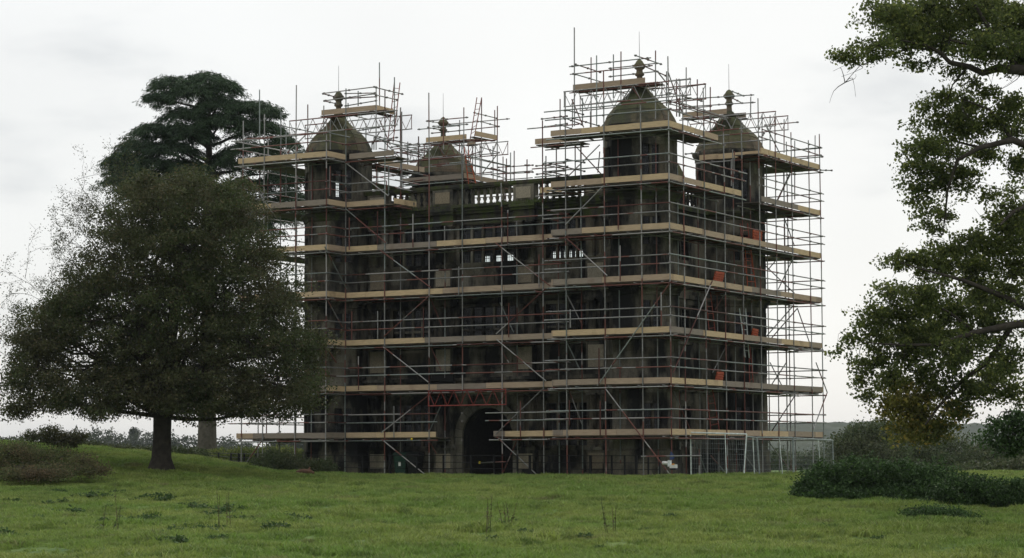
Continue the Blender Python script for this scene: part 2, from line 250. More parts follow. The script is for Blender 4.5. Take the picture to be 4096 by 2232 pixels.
UPRIGHTS = [((-4.82, 1.2, 18.2), (-4.84, 1.2, 14.15)), ((-5.56, 4.0, 17.48), (-5.58, 4.0, 14.52)), ((-3.8, 1.2, 16.95), (-3.82, 1.2, 14.07)), ((-4.5, 4.0, 17.5), (-4.52, 4.0, 15.67)), ((-2.69, 1.2, 17.0), (-2.71, 1.2, 15.01)), ((-1.14, 1.2, 16.89), (-1.17, 1.2, 14.13)), ((-2.04, 4.0, 16.56), (-2.06, 4.0, 15.12)), ((-2.08, 5.0, 16.41), (-2.09, 5.0, 14.82)), ((-1.2, 4.11, 16.66), (-1.2, 4.06, 14.73)), ((-1.2, 5.15, 16.32), (-1.2, 5.11, 14.65)), ((-1.2, 6.4, 16.18), (-1.2, 6.35, 14.25)), ((-0.97, 10.0, 16.26), (-0.99, 10.0, 15.33)), ((-0.45, 10.0, 15.46), (-0.47, 10.0, 14.07)), ((-1.2, 12.57, 15.81), (-1.2, 12.52, 14.26)), ((-1.2, 14.13, 15.84), (-1.2, 14.07, 14.32)), ((-1.2, 15.31, 15.02), (-1.2, 15.21, 12.33)), ((-1.2, 17.71, 15.56), (-1.2, 17.66, 14.31)), ((-6.39, 2.8, 15.62), (-6.4, 2.8, 13.65)), ((-7.08, 2.8, 13.28), (-7.08, 2.8, 12.24)), ((-6.58, 2.8, 13.74), (-6.59, 2.8, 12.09)), ((-6.46, 4.0, 15.78), (-6.47, 4.0, 14.59)), ((-5.98, 4.0, 15.79), (-5.99, 4.0, 14.61)), ((-6.06, 4.0, 13.88), (-6.07, 4.0, 12.47)), ((-5.8, 3.0, 13.68), (-5.8, 3.0, 12.34)), ((-12.72, 11.0, 14.49), (-12.72, 11.0, 13.5)), ((-2.41, 6.0, 16.56), (-2.43, 6.0, 14.98)), ((-2.26, 4.0, 16.03), (-2.27, 4.0, 15.47)), ((-5.71, 4.2, 15.23), (-5.72, 4.2, 14.55)), ((-1.2, 3.43, 15.3), (-1.2, 3.41, 14.53)), ((-1.32, 9.0, 13.79), (-1.34, 9.0, 12.81)), ((-1.42, 8.9, 13.44), (-1.43, 8.9, 12.29)), ((-22.09, 3.0, 17.43), (-22.07, 3.0, 14.91)), ((-19.56, 1.2, 15.95), (-19.55, 1.2, 14.11)), ((-20.15, 2.4, 15.28), (-20.15, 2.4, 14.3)), ((-18.11, 1.2, 16.16), (-18.1, 1.2, 14.06)), ((-17.54, 1.6, 16.12), (-17.53, 1.6, 14.61)), ((-16.82, 3.2, 16.93), (-16.82, 3.2, 16.26)), ((-17.36, 3.2, 16.44), (-17.36, 3.2, 16.19)), ((-15.29, 2.6, 17.97), (-15.28, 2.6, 15.99)), ((-14.72, 1.5, 16.71), (-14.72, 1.5, 13.95)), ((-14.77, 3.0, 17.33), (-14.77, 3.0, 15.12)), ((-14.72, 3.4, 16.04), (-14.71, 3.4, 12.54)), ((-14.32, 2.9, 15.76), (-14.32, 2.9, 11.37)), ((-16.62, 4.0, 14.79), (-16.62, 4.0, 14.4)), ((-17.08, 4.2, 15.63), (-17.08, 4.2, 14.51)), ((-16.65, 4.2, 14.98), (-16.65, 4.2, 14.42)), ((-16.91, 1.2, 15.34), (-16.9, 1.2, 14.08)), ((-15.26, 3.0, 15.49), (-15.26, 3.0, 13.85)), ((-16.51, 0.6, 13.25), (-16.51, 0.6, 11.98)), ((-15.71, 3.0, 13.82), (-15.71, 3.0, 12.2)), ((-14.8, 2.6, 13.38), (-14.8, 2.6, 12.11)), ((-16.03, 6.0, 14.93), (-16.03, 6.0, 13.46)), ((-15.45, 6.0, 15.14), (-15.45, 6.0, 13.53)), ((-20.14, 2.4, 13.57), (-20.14, 2.4, 12.4)), ((-19.55, 1.2, 13.45), (-19.54, 1.2, 12.24)), ((-17.91, 1.2, 13.61), (-17.9, 1.2, 11.97)), ((-15.1, 4.0, 16.16), (-15.1, 4.0, 13.37)), ((-16.1, 7.0, 15.33), (-16.1, 7.0, 13.89)), ((-16.03, 6.0, 14.95), (-16.03, 6.0, 13.43)), ((-17.3, 12.5, 16.9), (-17.31, 12.5, 15.08)), ((-15.4, 9.8, 16.98), (-15.41, 9.8, 14.04)), ((-14.86, 10.5, 17.5), (-14.87, 10.5, 13.65)), ((-15.28, 12.4, 17.2), (-15.28, 12.4, 15.84)), ((-14.3, 11.0, 17.12), (-14.32, 11.0, 13.51)), ((-15.5, 12.6, 15.52), (-15.5, 12.6, 13.96)), ((-16.16, 12.5, 15.68), (-16.16, 12.5, 13.99)), ((-16.42, 12.5, 15.78), (-16.43, 12.5, 14.25)), ((-15.05, 10.0, 15.33), (-15.05, 10.0, 14.04)), ((-14.89, 12.5, 14.96), (-14.89, 12.5, 13.67)), ((-14.7, 12.5, 14.85), (-14.7, 12.5, 13.65)), ((-14.18, 12.0, 15.04), (-14.19, 12.0, 12.7)), ((-14.57, 13.0, 15.27), (-14.58, 13.0, 12.82)), ((-14.15, 13.5, 14.89), (-14.16, 13.5, 13.8)), ((-16.33, 9.5, 16.58), (-16.33, 9.5, 15.05)), ((-17.71, 10.0, 15.45), (-17.71, 10.0, 14.78)), ((-15.14, 9.2, 15.2), (-15.14, 9.2, 13.72)), ((-15.21, 9.9, 15.37), (-15.22, 9.9, 14.04))]
TOPRAILS = [((-5.07, 1.2, 16.61), (-1.35, 1.2, 16.62)), ((-5.03, 1.2, 16.29), (-1.28, 1.2, 16.3)), ((-4.74, 4.0, 16.93), (-2.41, 4.0, 16.94)), ((-4.74, 4.0, 16.58), (-2.41, 4.0, 16.6)), ((-7.31, 2.8, 14.85), (-6.03, 2.8, 14.87)), ((-7.16, 2.8, 14.51), (-6.03, 2.8, 14.56)), ((-2.48, 5.0, 16.35), (-1.43, 5.0, 16.35)), ((-2.48, 5.0, 15.97), (-0.74, 5.0, 16.07)), ((-2.49, 5.0, 15.52), (-1.41, 5.0, 15.54)), ((-4.15, 9.9, 16.41), (-0.77, 9.9, 16.31)), ((-4.16, 9.9, 16.07), (-0.71, 9.9, 15.98)), ((-6.23, 4.1, 15.51), (-1.89, 4.1, 15.62)), ((-6.83, 2.8, 13.59), (-5.41, 2.8, 13.65)), ((-7.59, 2.8, 12.89), (-6.17, 2.8, 12.93)), ((-7.56, 2.8, 12.54), (-6.17, 2.8, 12.6)), ((-13.98, 13.0, 14.54), (-13.54, 13.0, 14.51)), ((-13.98, 13.0, 14.2), (-13.54, 13.0, 14.18)), ((-0.5, 10.0, 14.45), (-0.37, 10.0, 14.62)), ((-0.86, 15.0, 15.8), (-2.56, 15.0, 15.79)), ((0.13, 15.2, 14.6), (-1.29, 15.2, 14.58)), ((0.22, 15.2, 14.17), (-1.3, 15.2, 14.16)), ((0.04, 15.2, 13.58), (0.63, 15.2, 13.52)), ((-3.65, 9.0, 13.84), (-3.01, 9.0, 13.85)), ((-4.27, 9.0, 15.82), (-2.35, 9.0, 15.83)), ((-4.6, 0.79, 16.61), (-4.6, 3.08, 16.61)), ((-4.6, 0.78, 16.2), (-4.6, 3.31, 16.22)), ((-1.6, 0.26, 16.6), (-1.6, 2.68, 16.6)), ((-1.6, 1.07, 16.29), (-1.6, 3.1, 16.19)), ((-5.6, 1.34, 14.64), (-5.6, 3.28, 14.54)), ((-5.6, 1.34, 14.29), (-5.6, 3.27, 14.2)), ((-5.2, 1.18, 14.84), (-5.2, 2.66, 14.84)), ((-5.2, 1.63, 14.57), (-5.2, 4.06, 14.55)), ((-0.9, 1.79, 15.26), (-0.9, 5.01, 15.36)), ((-0.9, 2.87, 15.01), (-0.9, 7.48, 14.99)), ((-0.9, 1.78, 14.83), (-0.9, 7.21, 14.9)), ((-6.6, 1.65, 12.75), (-6.6, 3.52, 12.79)), ((-6.6, 1.65, 12.39), (-6.6, 3.51, 12.42)), ((-5.0, 0.8, 12.75), (-5.0, 2.38, 12.8)), ((-5.0, 0.79, 12.43), (-5.0, 2.38, 12.44)), ((-1.8, 9.88, 16.55), (-1.8, 11.14, 16.53)), ((-1.8, 9.87, 16.26), (-1.8, 10.99, 16.18)), ((-0.6, 1.34, 14.53), (-0.6, 2.86, 14.52)), ((-17.63, 1.6, 16.66), (-14.77, 1.6, 16.71)), ((-17.54, 1.6, 16.33), (-14.77, 1.6, 16.41)), ((-17.41, 3.0, 16.84), (-15.72, 3.0, 16.72)), ((-17.47, 3.0, 16.62), (-15.68, 3.0, 16.55)), ((-17.41, 3.0, 16.28), (-15.68, 3.0, 16.38)), ((-21.56, 1.2, 14.9), (-18.8, 1.2, 14.88)), ((-20.08, 2.4, 14.29), (-18.05, 2.4, 14.31)), ((-17.41, 3.2, 15.14), (-15.68, 3.2, 15.22)), ((-18.1, 5.0, 14.91), (-15.89, 5.0, 15.02)), ((-16.95, 6.0, 14.77), (-15.41, 6.0, 14.83)), ((-17.47, 7.0, 14.65), (-15.51, 7.0, 14.67)), ((-16.61, 4.0, 13.45), (-15.03, 4.0, 13.45)), ((-17.96, 6.0, 13.45), (-15.67, 6.0, 13.49)), ((-16.8, 1.2, 12.99), (-16.02, 1.2, 12.88)), ((-16.2, -0.37, 16.25), (-16.2, 0.51, 16.24)), ((-16.2, -0.29, 15.95), (-16.2, 0.61, 15.96)), ((-13.6, -0.24, 16.31), (-13.6, 1.91, 16.32)), ((-13.6, -0.24, 15.99), (-13.6, 1.52, 16.02)), ((-19.4, 0.86, 15.3), (-19.4, 3.92, 15.33)), ((-13.8, -1.28, 14.29), (-13.8, 2.12, 14.29)), ((-13.8, 0.01, 14.24), (-13.8, 2.12, 14.07)), ((-12.6, -0.09, 13.76), (-12.6, 1.64, 13.65)), ((-17.49, 9.8, 16.51), (-15.16, 9.8, 16.5)), ((-17.96, 9.8, 16.15), (-15.6, 9.8, 16.15)), ((-18.79, 12.4, 16.7), (-16.76, 12.4, 16.64)), ((-18.86, 12.4, 16.37), (-17.2, 12.4, 16.37)), ((-17.96, 12.4, 16.73), (-14.46, 12.4, 16.72)), ((-18.01, 12.4, 16.37), (-15.04, 12.4, 16.4)), ((-16.75, 9.0, 14.63), (-14.93, 9.0, 14.65)), ((-16.75, 9.0, 14.28), (-14.93, 9.0, 14.3)), ((-16.92, 12.4, 15.12), (-16.08, 12.4, 15.26)), ((-16.78, 13.0, 14.31), (-15.8, 13.0, 14.34)), ((-15.81, 13.5, 14.62), (-14.0, 13.5, 14.59)), ((-15.81, 13.5, 14.3), (-14.0, 13.5, 14.25)), ((-16.78, 6.5, 14.87), (-15.29, 6.5, 14.88)), ((-16.78, 6.5, 14.53), (-15.29, 6.5, 14.5)), ((-16.41, 6.5, 14.16), (-15.65, 6.5, 14.18)), ((-16.36, 6.0, 13.11), (-15.1, 6.0, 13.18)), ((-18.6, 11.61, 16.84), (-18.6, 12.74, 16.91)), ((-18.6, 11.68, 16.55), (-18.6, 12.81, 16.57)), ((-15.4, 10.67, 16.86), (-15.4, 12.86, 16.87)), ((-15.4, 11.28, 16.52), (-15.4, 13.05, 16.5)), ((-14.0, 7.79, 14.38), (-14.0, 11.72, 14.35)), ((-14.0, 8.0, 14.04), (-14.0, 11.71, 14.0)), ((-13.0, 8.25, 13.81), (-13.0, 9.63, 13.77)), ((-13.0, 8.25, 13.51), (-13.0, 9.63, 13.47)), ((-15.0, 10.61, 15.2), (-15.0, 12.37, 15.13)), ((-14.0, 2.27, 14.33), (-14.0, 3.87, 14.35)), ((-14.0, 2.27, 14.01), (-14.0, 4.01, 13.96))]
POSTS = [((-14.52, 1.32, 11.27), (-14.52, 1.32, 9.87)), ((-12.72, 1.32, 11.05), (-12.72, 1.32, 9.62)), ((-8.06, 1.32, 10.93), (-8.07, 1.32, 9.5)), ((-15.98, 1.32, 11.08), (-15.98, 1.32, 9.68)), ((-10.44, 1.32, 8.7), (-10.45, 1.32, 7.51)), ((-14.5, 1.32, 6.99), (-14.5, 1.32, 5.81)), ((-12.19, 1.32, 7.06), (-12.19, 1.32, 5.77)), ((-8.03, 1.32, 7.08), (-8.04, 1.32, 5.67)), ((-15.84, 1.32, 7.03), (-15.84, 1.32, 5.8)), ((-15.49, 1.32, 5.09), (-15.48, 1.32, 3.65)), ((-13.67, 1.32, 2.95), (-13.67, 1.32, 1.62)), ((-7.49, 1.32, 3.05), (-7.5, 1.32, 1.59)), ((-10.27, 1.32, 4.18), (-10.27, 1.32, 2.99)), ((-16.61, -0.08, 5.02), (-16.6, -0.08, 3.28)), ((-4.44, -0.08, 3.02), (-4.44, -0.08, 2.03)), ((-3.06, -0.08, 2.96), (-3.07, -0.08, 1.62)), ((-2.2, -0.08, 10.64), (-2.21, -0.08, 9.65)), ((-2.13, -0.08, 9.04), (-2.14, -0.08, 7.64)), ((-0.35, -0.08, 7.12), (-0.36, -0.08, 5.82)), ((-3.1, -0.08, 5.03), (-3.11, -0.08, 3.58)), ((-4.38, -0.08, 6.61), (-4.38, -0.08, 5.88)), ((-16.0, -0.08, 13.15), (-16.0, -0.08, 11.92)), ((-6.59, 1.32, 9.03), (-6.6, 1.32, 7.66)), ((0.1, 2.25, 1.07), (0.1, 2.22, -0.07))]
LOWRAIL = ((-1.01, -0.6, 0.78), (1.54, -0.6, 0.8))
FRONT_TOPS = [15.5, 15.69, 16.82, 15.06]
FRONT_X = [-20.7, -19.56, -17.86, -16.25]
RIGHT_TOPS = [15.38, 16.06, 14.54, 16.36]
MAIN_TOPS = [16.73, 16.49, 16.17, 13.24, 12.09, 14.54]
SIDE_TOPS = [15.12, 15.58, 14.23, 14.81, 15.91, 15.36, 14.9, 14.79, 15.23]
INNER_TOPS = [17.14, 15.18]
LATTICE = [((-5.33, 1.2, 15.6), (0.4, 1.2, 15.6)), ((-6.17, 4.1, 15.9), (-0.31, 4.1, 15.9)), ((-3.96, 9.9, 15.51), (0.24, 9.9, 15.51)), ((-5.23, 12.8, 15.76), (-0.43, 12.8, 15.76)), ((-19.1, 1.2, 15.51), (-13.42, 1.2, 15.51)), ((-20.35, 4.1, 15.8), (-14.57, 4.1, 15.8)), ((-19.43, 9.9, 15.34), (-13.65, 9.9, 15.34)), ((-20.27, 12.7, 15.7), (-14.72, 12.7, 15.7)), ((-11.95, 1.3, 3.54), (-8.15, 1.3, 3.54))]
L8X = [((-5.28, 1.9, 15.92), (-1.97, 1.9, 16.05)), ((-2.63, 3.2, 16.02), (-2.04, 3.2, 16.02)), ((-17.66, 1.6, 15.91), (-14.83, 1.6, 15.93)), ((-4.29, 10.1, 15.86), (-2.17, 10.1, 15.85)), ((-2.48, 11.4, 15.84), (-1.83, 11.4, 15.83)), ((-17.55, 9.9, 15.74), (-15.32, 9.9, 15.74)), ((-15.28, 9.9, 15.46), (-14.86, 9.9, 15.46))]
L8Y = [((-14.83, 1.6, 15.93), (-14.87, 3.18, 15.93)), ((-14.9, 10.0, 15.86), (-14.72, 11.69, 15.86))]
LADDERS = [((-14.93, 10.2, 17.47), (-15.31, 10.2, 15.5), (-14.68, 10.2, 17.42), (-15.07, 10.2, 15.65)), ((-15.26, 9.6, 15.07), (-15.02, 9.6, 13.31), (-15.06, 9.6, 14.94), (-14.63, 9.6, 13.3)), ((-14.77, 3.0, 17.15), (-15.16, 3.0, 14.15), (-14.48, 3.0, 17.07), (-14.84, 3.0, 14.46)), ((-0.8, 4.88, 7.47), (-0.8, 5.13, 6.13), (-0.8, 5.35, 7.5), (-0.8, 5.68, 6.16)), ((-0.8, 8.19, 6.98), (-0.8, 8.49, 5.82), (-0.8, 8.81, 7.01), (-0.8, 8.98, 5.85)), ((-0.8, 4.9, 3.51), (-0.8, 5.23, 1.83), (-0.8, 5.44, 3.52), (-0.8, 6.07, 1.83)), ((-0.8, 8.83, 9.67), (-0.8, 9.04, 7.96), (-0.8, 9.42, 9.66), (-0.8, 9.87, 8.02)), ((-0.8, 9.12, 5.48), (-0.8, 9.13, 4.21), (-0.8, 9.2, 5.54), (-0.8, 9.44, 4.22)), ((-0.8, 8.35, 10.58), (-0.8, 8.48, 10.01), (-0.8, 9.12, 10.67), (-0.8, 9.25, 10.08))]
GUARDS = [[(-0.7, 5.64, 8.37), (-0.7, 6.5, 8.38), (-0.7, 6.29, 7.98), (-0.7, 5.42, 7.99)], [(-0.7, 9.46, 10.42), (-0.7, 10.37, 10.47), (-0.7, 10.33, 9.97), (-0.7, 9.44, 10.0)], [(-0.7, 9.3, 6.2), (-0.7, 9.87, 6.18), (-0.7, 9.73, 5.8), (-0.7, 9.16, 5.84)], [(-0.7, 5.68, 4.24), (-0.7, 6.31, 4.25), (-0.7, 6.18, 3.85), (-0.7, 5.5, 3.87)]]
MESHFENCE = [[(-0.05, 1.78, 1.71), (2.26, 1.98, 1.63), (2.08, 2.04, -0.16), (-0.11, 1.92, -0.09)], [(2.17, 2.17, 1.54), (1.85, 3.85, 1.51), (1.89, 4.02, -0.11), (2.0, 2.22, -0.11)], [(1.87, 3.86, 1.52), (2.48, 5.96, 1.52), (2.44, 6.09, -0.08), (1.89, 4.02, -0.11)], [(2.51, 5.98, 1.5), (2.53, 10.07, 1.43), (2.52, 10.2, -0.07), (2.46, 6.1, -0.07)]]
RAILPOSTS = [((-27.68, 6.39, 0.74), (-27.67, 6.37, 1.03)), ((-26.54, 5.91, 0.58), (-26.52, 5.88, 1.01)), ((-25.12, 5.01, 0.45), (-25.09, 4.97, 0.99)), ((-23.88, 3.99, 0.42), (-23.85, 3.96, 0.97)), ((-23.06, 3.31, 0.4), (-23.03, 3.27, 0.97)), ((-21.7, 2.37, 0.34), (-21.67, 2.33, 0.96)), ((-17.16, -0.18, 0.13), (-17.12, -0.23, 0.9)), ((-15.22, -0.78, 0.08), (-15.18, -0.84, 0.88)), ((-13.94, -0.61, 0.04), (-13.9, -0.67, 0.86)), ((-12.63, -0.54, 0.02), (-12.59, -0.6, 0.86)), ((-11.3, -0.58, -0.0), (-11.26, -0.64, 0.85)), ((-9.99, -0.62, 0.0), (-9.95, -0.68, 0.85)), ((-8.64, -0.64, -0.01), (-8.6, -0.7, 0.84)), ((-7.59, -0.61, -0.01), (-7.55, -0.67, 0.84)), ((-6.59, -0.49, -0.02), (-6.55, -0.55, 0.84)), ((-6.01, -0.5, -0.02), (-5.97, -0.56, 0.83)), ((-5.2, -0.37, -0.03), (-5.16, -0.43, 0.82)), ((-4.38, -0.24, -0.03), (-4.34, -0.3, 0.82)), ((-3.51, -0.08, -0.04), (-3.48, -0.14, 0.81)), ((-2.65, 0.08, -0.05), (-2.61, 0.02, 0.81)), ((-2.12, 0.15, -0.05), (-2.08, 0.09, 0.81)), ((-1.64, 0.2, -0.06), (-1.61, 0.14, 0.81)), ((-1.14, 0.26, -0.06), (-1.1, 0.2, 0.81)), ((-0.67, 0.31, -0.05), (-0.63, 0.25, 0.8))]
# ------------------------------------------------------------------ ground
def sst(a, b, x):
    t = np.clip((x-a)/(b-a), 0, 1); return t*t*(3-2*t)
HV = np.array([-60, 0, 25, 38, 53, 58, 66, 75, 84, 88, 120, 200, 400, 900, 20000.]); HZ = np.array([-1.5, -1.35, -1.15, -1.0, -.63, -.47, -.27, -.12, -.02, 0, 0, -1.2, -3, -3, -3.])
HU = np.array([-60, -26, -21, -18.5, -15, -13, -11, -9.5, -7.5, -5.5, 60.]); HR = np.array([1.9, 1.7, 1.45, 1.32, 1.02, .80, .5, .25, .1, 0, 0.])
def hgt(u, v):
    u = np.asarray(u, float); v = np.asarray(v, float)
    z = np.interp(v, HV, HZ)
    s = sst(66, 92, v)*(1-sst(125, 260, v))
    z = z + np.interp(u*88/np.maximum(v, 30), HU, HR)*s
    z = z + (.035*np.sin(u*1.3+v*.7) + .03*np.sin(u*.55-v*.9+1) + .02*np.sin(u*2.9+1.7*v))*sst(20, 40, v)*(1-sst(80, 88, v)*.6)
    return z
def uv(p): q = Vector(p)-CAM; return q.dot(Rh), q.dot(Fh)
def gz(x, y): u, v = uv((x, y, 0)); return float(hgt(u, v))
def xy(u, v): p = CAM + Rh*u + Fh*v; return p.x, p.y
def gpt(px, v, dz=0.):                    # ground point v metres out on the bearing of px
    u = (px-2048)/FOC*v*1.003; x, y = xy(u, v); return Vector((x, y, float(hgt(u, v))+dz))

def grid_mesh(name, us, vs_, mats, zf):
    U, V = np.meshgrid(us, vs_); Z = zf(U, V)
    X = CAM.x + Rh.x*U + Fh.x*V; Y = CAM.y + Rh.y*U + Fh.y*V
    co = np.stack([X, Y, Z], -1).reshape(-1, 3); nu, nv = len(us), len(vs_)
    i = np.arange(nu-1)[None, :] + np.arange(nv-1)[:, None]*nu
    fc = np.stack([i, i+1, i+1+nu, i+nu], -1).reshape(-1, 4)
    me = bpy.data.meshes.new(name); me.from_pydata(co.tolist(), [], fc.tolist()); me.materials.append(mats)
    me.polygons.foreach_set('use_smooth', [True]*len(fc)); me.update(); return me
def grass_ground_mat():
    m, t, b = mat('meadow_turf', .95)
    big = nnoise(t, .16, 4); mid = nnoise(t, .9, 5); fine = nnoise(t, 9, 4)
    c = nmix(t, rng_(t, big, .38, .62), (.100, .175, .032), (.155, .215, .048))
    c = nmix(t, rng_(t, mid, .48, .68), c, (.065, .125, .026)); c = nmix(t, rng_(t, nnoise(t, .5, 5, sc=(1, 1, 3)), .62, .76, 0., .35), c, (.12, .13, .05))
    c = nmul(t, c, rng_(t, fine, .25, .75, .55, 1.35)); t.links.new(c, b.inputs['Base Color']); nbump(t, b, fine, .8, .08); return m
TURF = grass_ground_mat()
us = np.concatenate([np.linspace(-3500, -90, 12), np.linspace(-60, 60, 241), np.linspace(90, 3500, 12)])
vv = np.concatenate([np.linspace(-80, 20, 8), np.linspace(24, 130, 213), np.linspace(140, 500, 30), np.array([700, 1000, 1500, 2500, 4500.])])
tag(link('ground', grid_mesh('ground', us, vv, TURF, hgt)), kind='structure')

# grass: one mass of tufts
def tuft_mesh(k):
    mb = MB(); r = random.Random(k)
    for i in range(34):
        a = r.uniform(0, 6.283); d = r.uniform(0, .16); x, y = d*math.cos(a), d*math.sin(a); h = r.uniform(.03, .095); w = r.uniform(.005, .010)
        ln = r.uniform(.02, .09); b2 = r.uniform(0, 6.283); dx, dy = ln*math.cos(b2), ln*math.sin(b2); c, s = math.cos(a+1.3), math.sin(a+1.3)
        mb.add([(x-w*c, y-w*s, -.02), (x+w*c, y+w*s, -.02), (x+dx*.4+w*.7*c, y+dy*.4+w*.7*s, h*.6), (x+dx, y+dy, h), (x+dx*.4-w*.7*c, y+dy*.4-w*.7*s, h*.6)], [(0, 1, 2, 4), (4, 2, 3)])
    return mb.mesh('grass_tuft', GRASSM)
def grass_mat():
    m = leaf_mat2('grass_blades', (.180, .285, .052), (.260, .325, .075), (.27, .25, .11), .4)
    return m
GRASSM = grass_mat()
tcol = bpy.data.collections.new('grass_tufts')
for k in range(5):
    o = bpy.data.objects.new('grass_tuft', tuft_mesh(k)); tcol.objects.link(o)
NP = 215000
v = np.sqrt(rng.uniform(30**2, 96**2, NP)); u = rng.uniform(-.27, .40, NP)*v
z = hgt(u, v); X = CAM.x+Rh.x*u+Fh.x*v; Y = CAM.y+Rh.y*u+Fh.y*v
keep = ~((Y > -.4) & (X < 1) & (X > -21.5))
dens = np.array([mnoise.noise(Vector((a*.35, b*.35, 0))) for a, b in zip(X, Y)])
d2 = np.array([mnoise.noise(Vector((a*1.3, b*1.3, 7))) + .6*mnoise.noise(Vector((a*3.1, b*3.1, 2))) for a, b in zip(X, Y)])
keep &= rng.uniform(0, 1, NP) < 1.05+dens+.2*d2
X, Y, z, dens, d2 = X[keep], Y[keep], z[keep], dens[keep], d2[keep]
me = bpy.data.meshes.new('grass'); me.from_pydata(np.stack([X, Y, z], -1).tolist(), [], [])
at = me.attributes.new('tsize', 'FLOAT', 'POINT'); at.data.foreach_set('value', (rng.uniform(.7, 1.3, len(X))*np.clip(1.0+.7*dens+1.1*d2, .45, 2.4)).astype(np.float32))
at = me.attributes.new('trot', 'FLOAT', 'POINT'); at.data.foreach_set('value', rng.uniform(0, 6.28, len(X)).astype(np.float32))
go = link('grass', me); tag(go, 'rough green meadow grass covering the field in front of the gatehouse', 'grass', kind='stuff')
ng = bpy.data.node_groups.new('tufts', 'GeometryNodeTree'); ng.interface.new_socket('Geometry', in_out='INPUT', socket_type='NodeSocketGeometry'); ng.interface.new_socket('Geometry', in_out='OUTPUT', socket_type='NodeSocketGeometry')
gi = ng.nodes.new('NodeGroupInput'); gout = ng.nodes.new('NodeGroupOutput'); iop = ng.nodes.new('GeometryNodeInstanceOnPoints'); ci = ng.nodes.new('GeometryNodeCollectionInfo')
ci.inputs['Collection'].default_value = tcol; ci.inputs['Separate Children'].default_value = True; ci.inputs['Reset Children'].default_value = True
a1 = ng.nodes.new('GeometryNodeInputNamedAttribute'); a1.data_type = 'FLOAT'; a1.inputs[0].default_value = 'tsize'
a2 = ng.nodes.new('GeometryNodeInputNamedAttribute'); a2.data_type = 'FLOAT'; a2.inputs[0].default_value = 'trot'
cx = ng.nodes.new('ShaderNodeCombineXYZ'); ng.links.new(a2.outputs[0], cx.inputs[2])
m2p = ng.nodes.new('GeometryNodeMeshToPoints'); ng.links.new(gi.outputs[0], m2p.inputs[0]); ng.links.new(m2p.outputs[0], iop.inputs['Points'])
ng.links.new(ci.outputs[0], iop.inputs['Instance']); iop.inputs['Pick Instance'].default_value = True
ng.links.new(a1.outputs[0], iop.inputs['Scale']); ng.links.new(cx.outputs[0], iop.inputs['Rotation']); ng.links.new(iop.outputs[0], gout.inputs[0])
go.modifiers.new('tufts', 'NODES').node_group = ng

# ------------------------------------------------------------------ far hills
def hillz(u, v):
    t = (v-900)/520
    ridge = 19.5 + 1.6*np.sin(u*.009+.6) + .8*np.sin(u*.03+2) - 13*sst(100, -250, u)
    prof = np.sin(np.clip(t, 0, 1)*np.pi)
    b = np.array([[mnoise.noise(Vector((float(a)*.09, float(c)*.06, 3)))+.7*mnoise.noise(Vector((float(a)*.27, float(c)*.2, 5))) for a, c in zip(ru, rv)] for ru, rv in zip(u, v)])
    return -3 + prof*ridge + 1.5*b*sst(0, .12, t)
HILLM, ht, hb = mat('wooded_hillside', .95)
ht.links.new(nmix(ht, rng_(ht, nnoise(ht, .03, 5), .4, .6), (.03, .045, .025), (.05, .065, .03)), hb.inputs['Base Color'])
tag(link('hills', grid_mesh('hills', np.linspace(-500, 620, 520), np.linspace(900, 1420, 90), HILLM, hillz)), kind='structure')

# ------------------------------------------------------------------ gatehouse
G = empty('gatehouse', (-10.05, 6.9, 0)); tag(G, 'dark sooty three storey stone gatehouse with four domed corner turrets, wrapped in scaffolding', 'gatehouse')
G_off = Vector((10.05, -6.9, 0))
def gpart(mb, name, mats, parent=None, smooth=False):
    o = mb.build(name, mats, parent or G, smooth)
    if parent is None: o.location = G_off
    return o
def wall_open(mb, x0, x1, z0, z1, ops, y0, th, M=None, mi=0):
    xs = sorted(set([x0, x1]+[a for o in ops for a in o[:2]])); zs = sorted(set([z0, z1]+[a for o in ops for a in o[2:4]]))
    xs = [a for a in xs if x0 <= a <= x1]; zs = [a for a in zs if z0 <= a <= z1]
    y1 = y0+th; tr = (lambda p: M @ Vector(p)) if M is not None else (lambda p: p)
    for i in range(len(xs)-1):
        for j in range(len(zs)-1):
            a, b, c, d = xs[i], xs[i+1], zs[j], zs[j+1]; mx, mz = (a+b)/2, (c+d)/2
            if any(o[0] < mx < o[1] and o[2] < mz < o[3] for o in ops): continue
            mb.add([tr(p) for p in ((a, y0, c), (b, y0, c), (b, y0, d), (a, y0, d))], [(0, 1, 2, 3)], mi)
            mb.add([tr(p) for p in ((a, y1, c), (b, y1, c), (b, y1, d), (a, y1, d))], [(3, 2, 1, 0)], mi)
    for o in ops:
        a, b, c, d = o[:4]
        for q in (((a, y0, c), (a, y1, c), (a, y1, d), (a, y0, d)), ((b, y0, c), (b, y0, d), (b, y1, d), (b, y1, c)), ((a, y0, c), (b, y0, c), (b, y1, c), (a, y1, c)), ((a, y0, d), (a, y1, d), (b, y1, d), (b, y0, d))):
            mb.add([tr(p) for p in q], [(0, 1, 2, 3)], mi)
    for q in (((x0, y0, z0), (x0, y0, z1), (x0, y1, z1), (x0, y1, z0)), ((x1, y0, z0), (x1, y1, z0), (x1, y1, z1), (x1, y0, z1)), ((x0, y0, z1), (x1, y0, z1), (x1, y1, z1), (x0, y1, z1))):
        mb.add([tr(p) for p in q], [(0, 1, 2, 3)], mi)
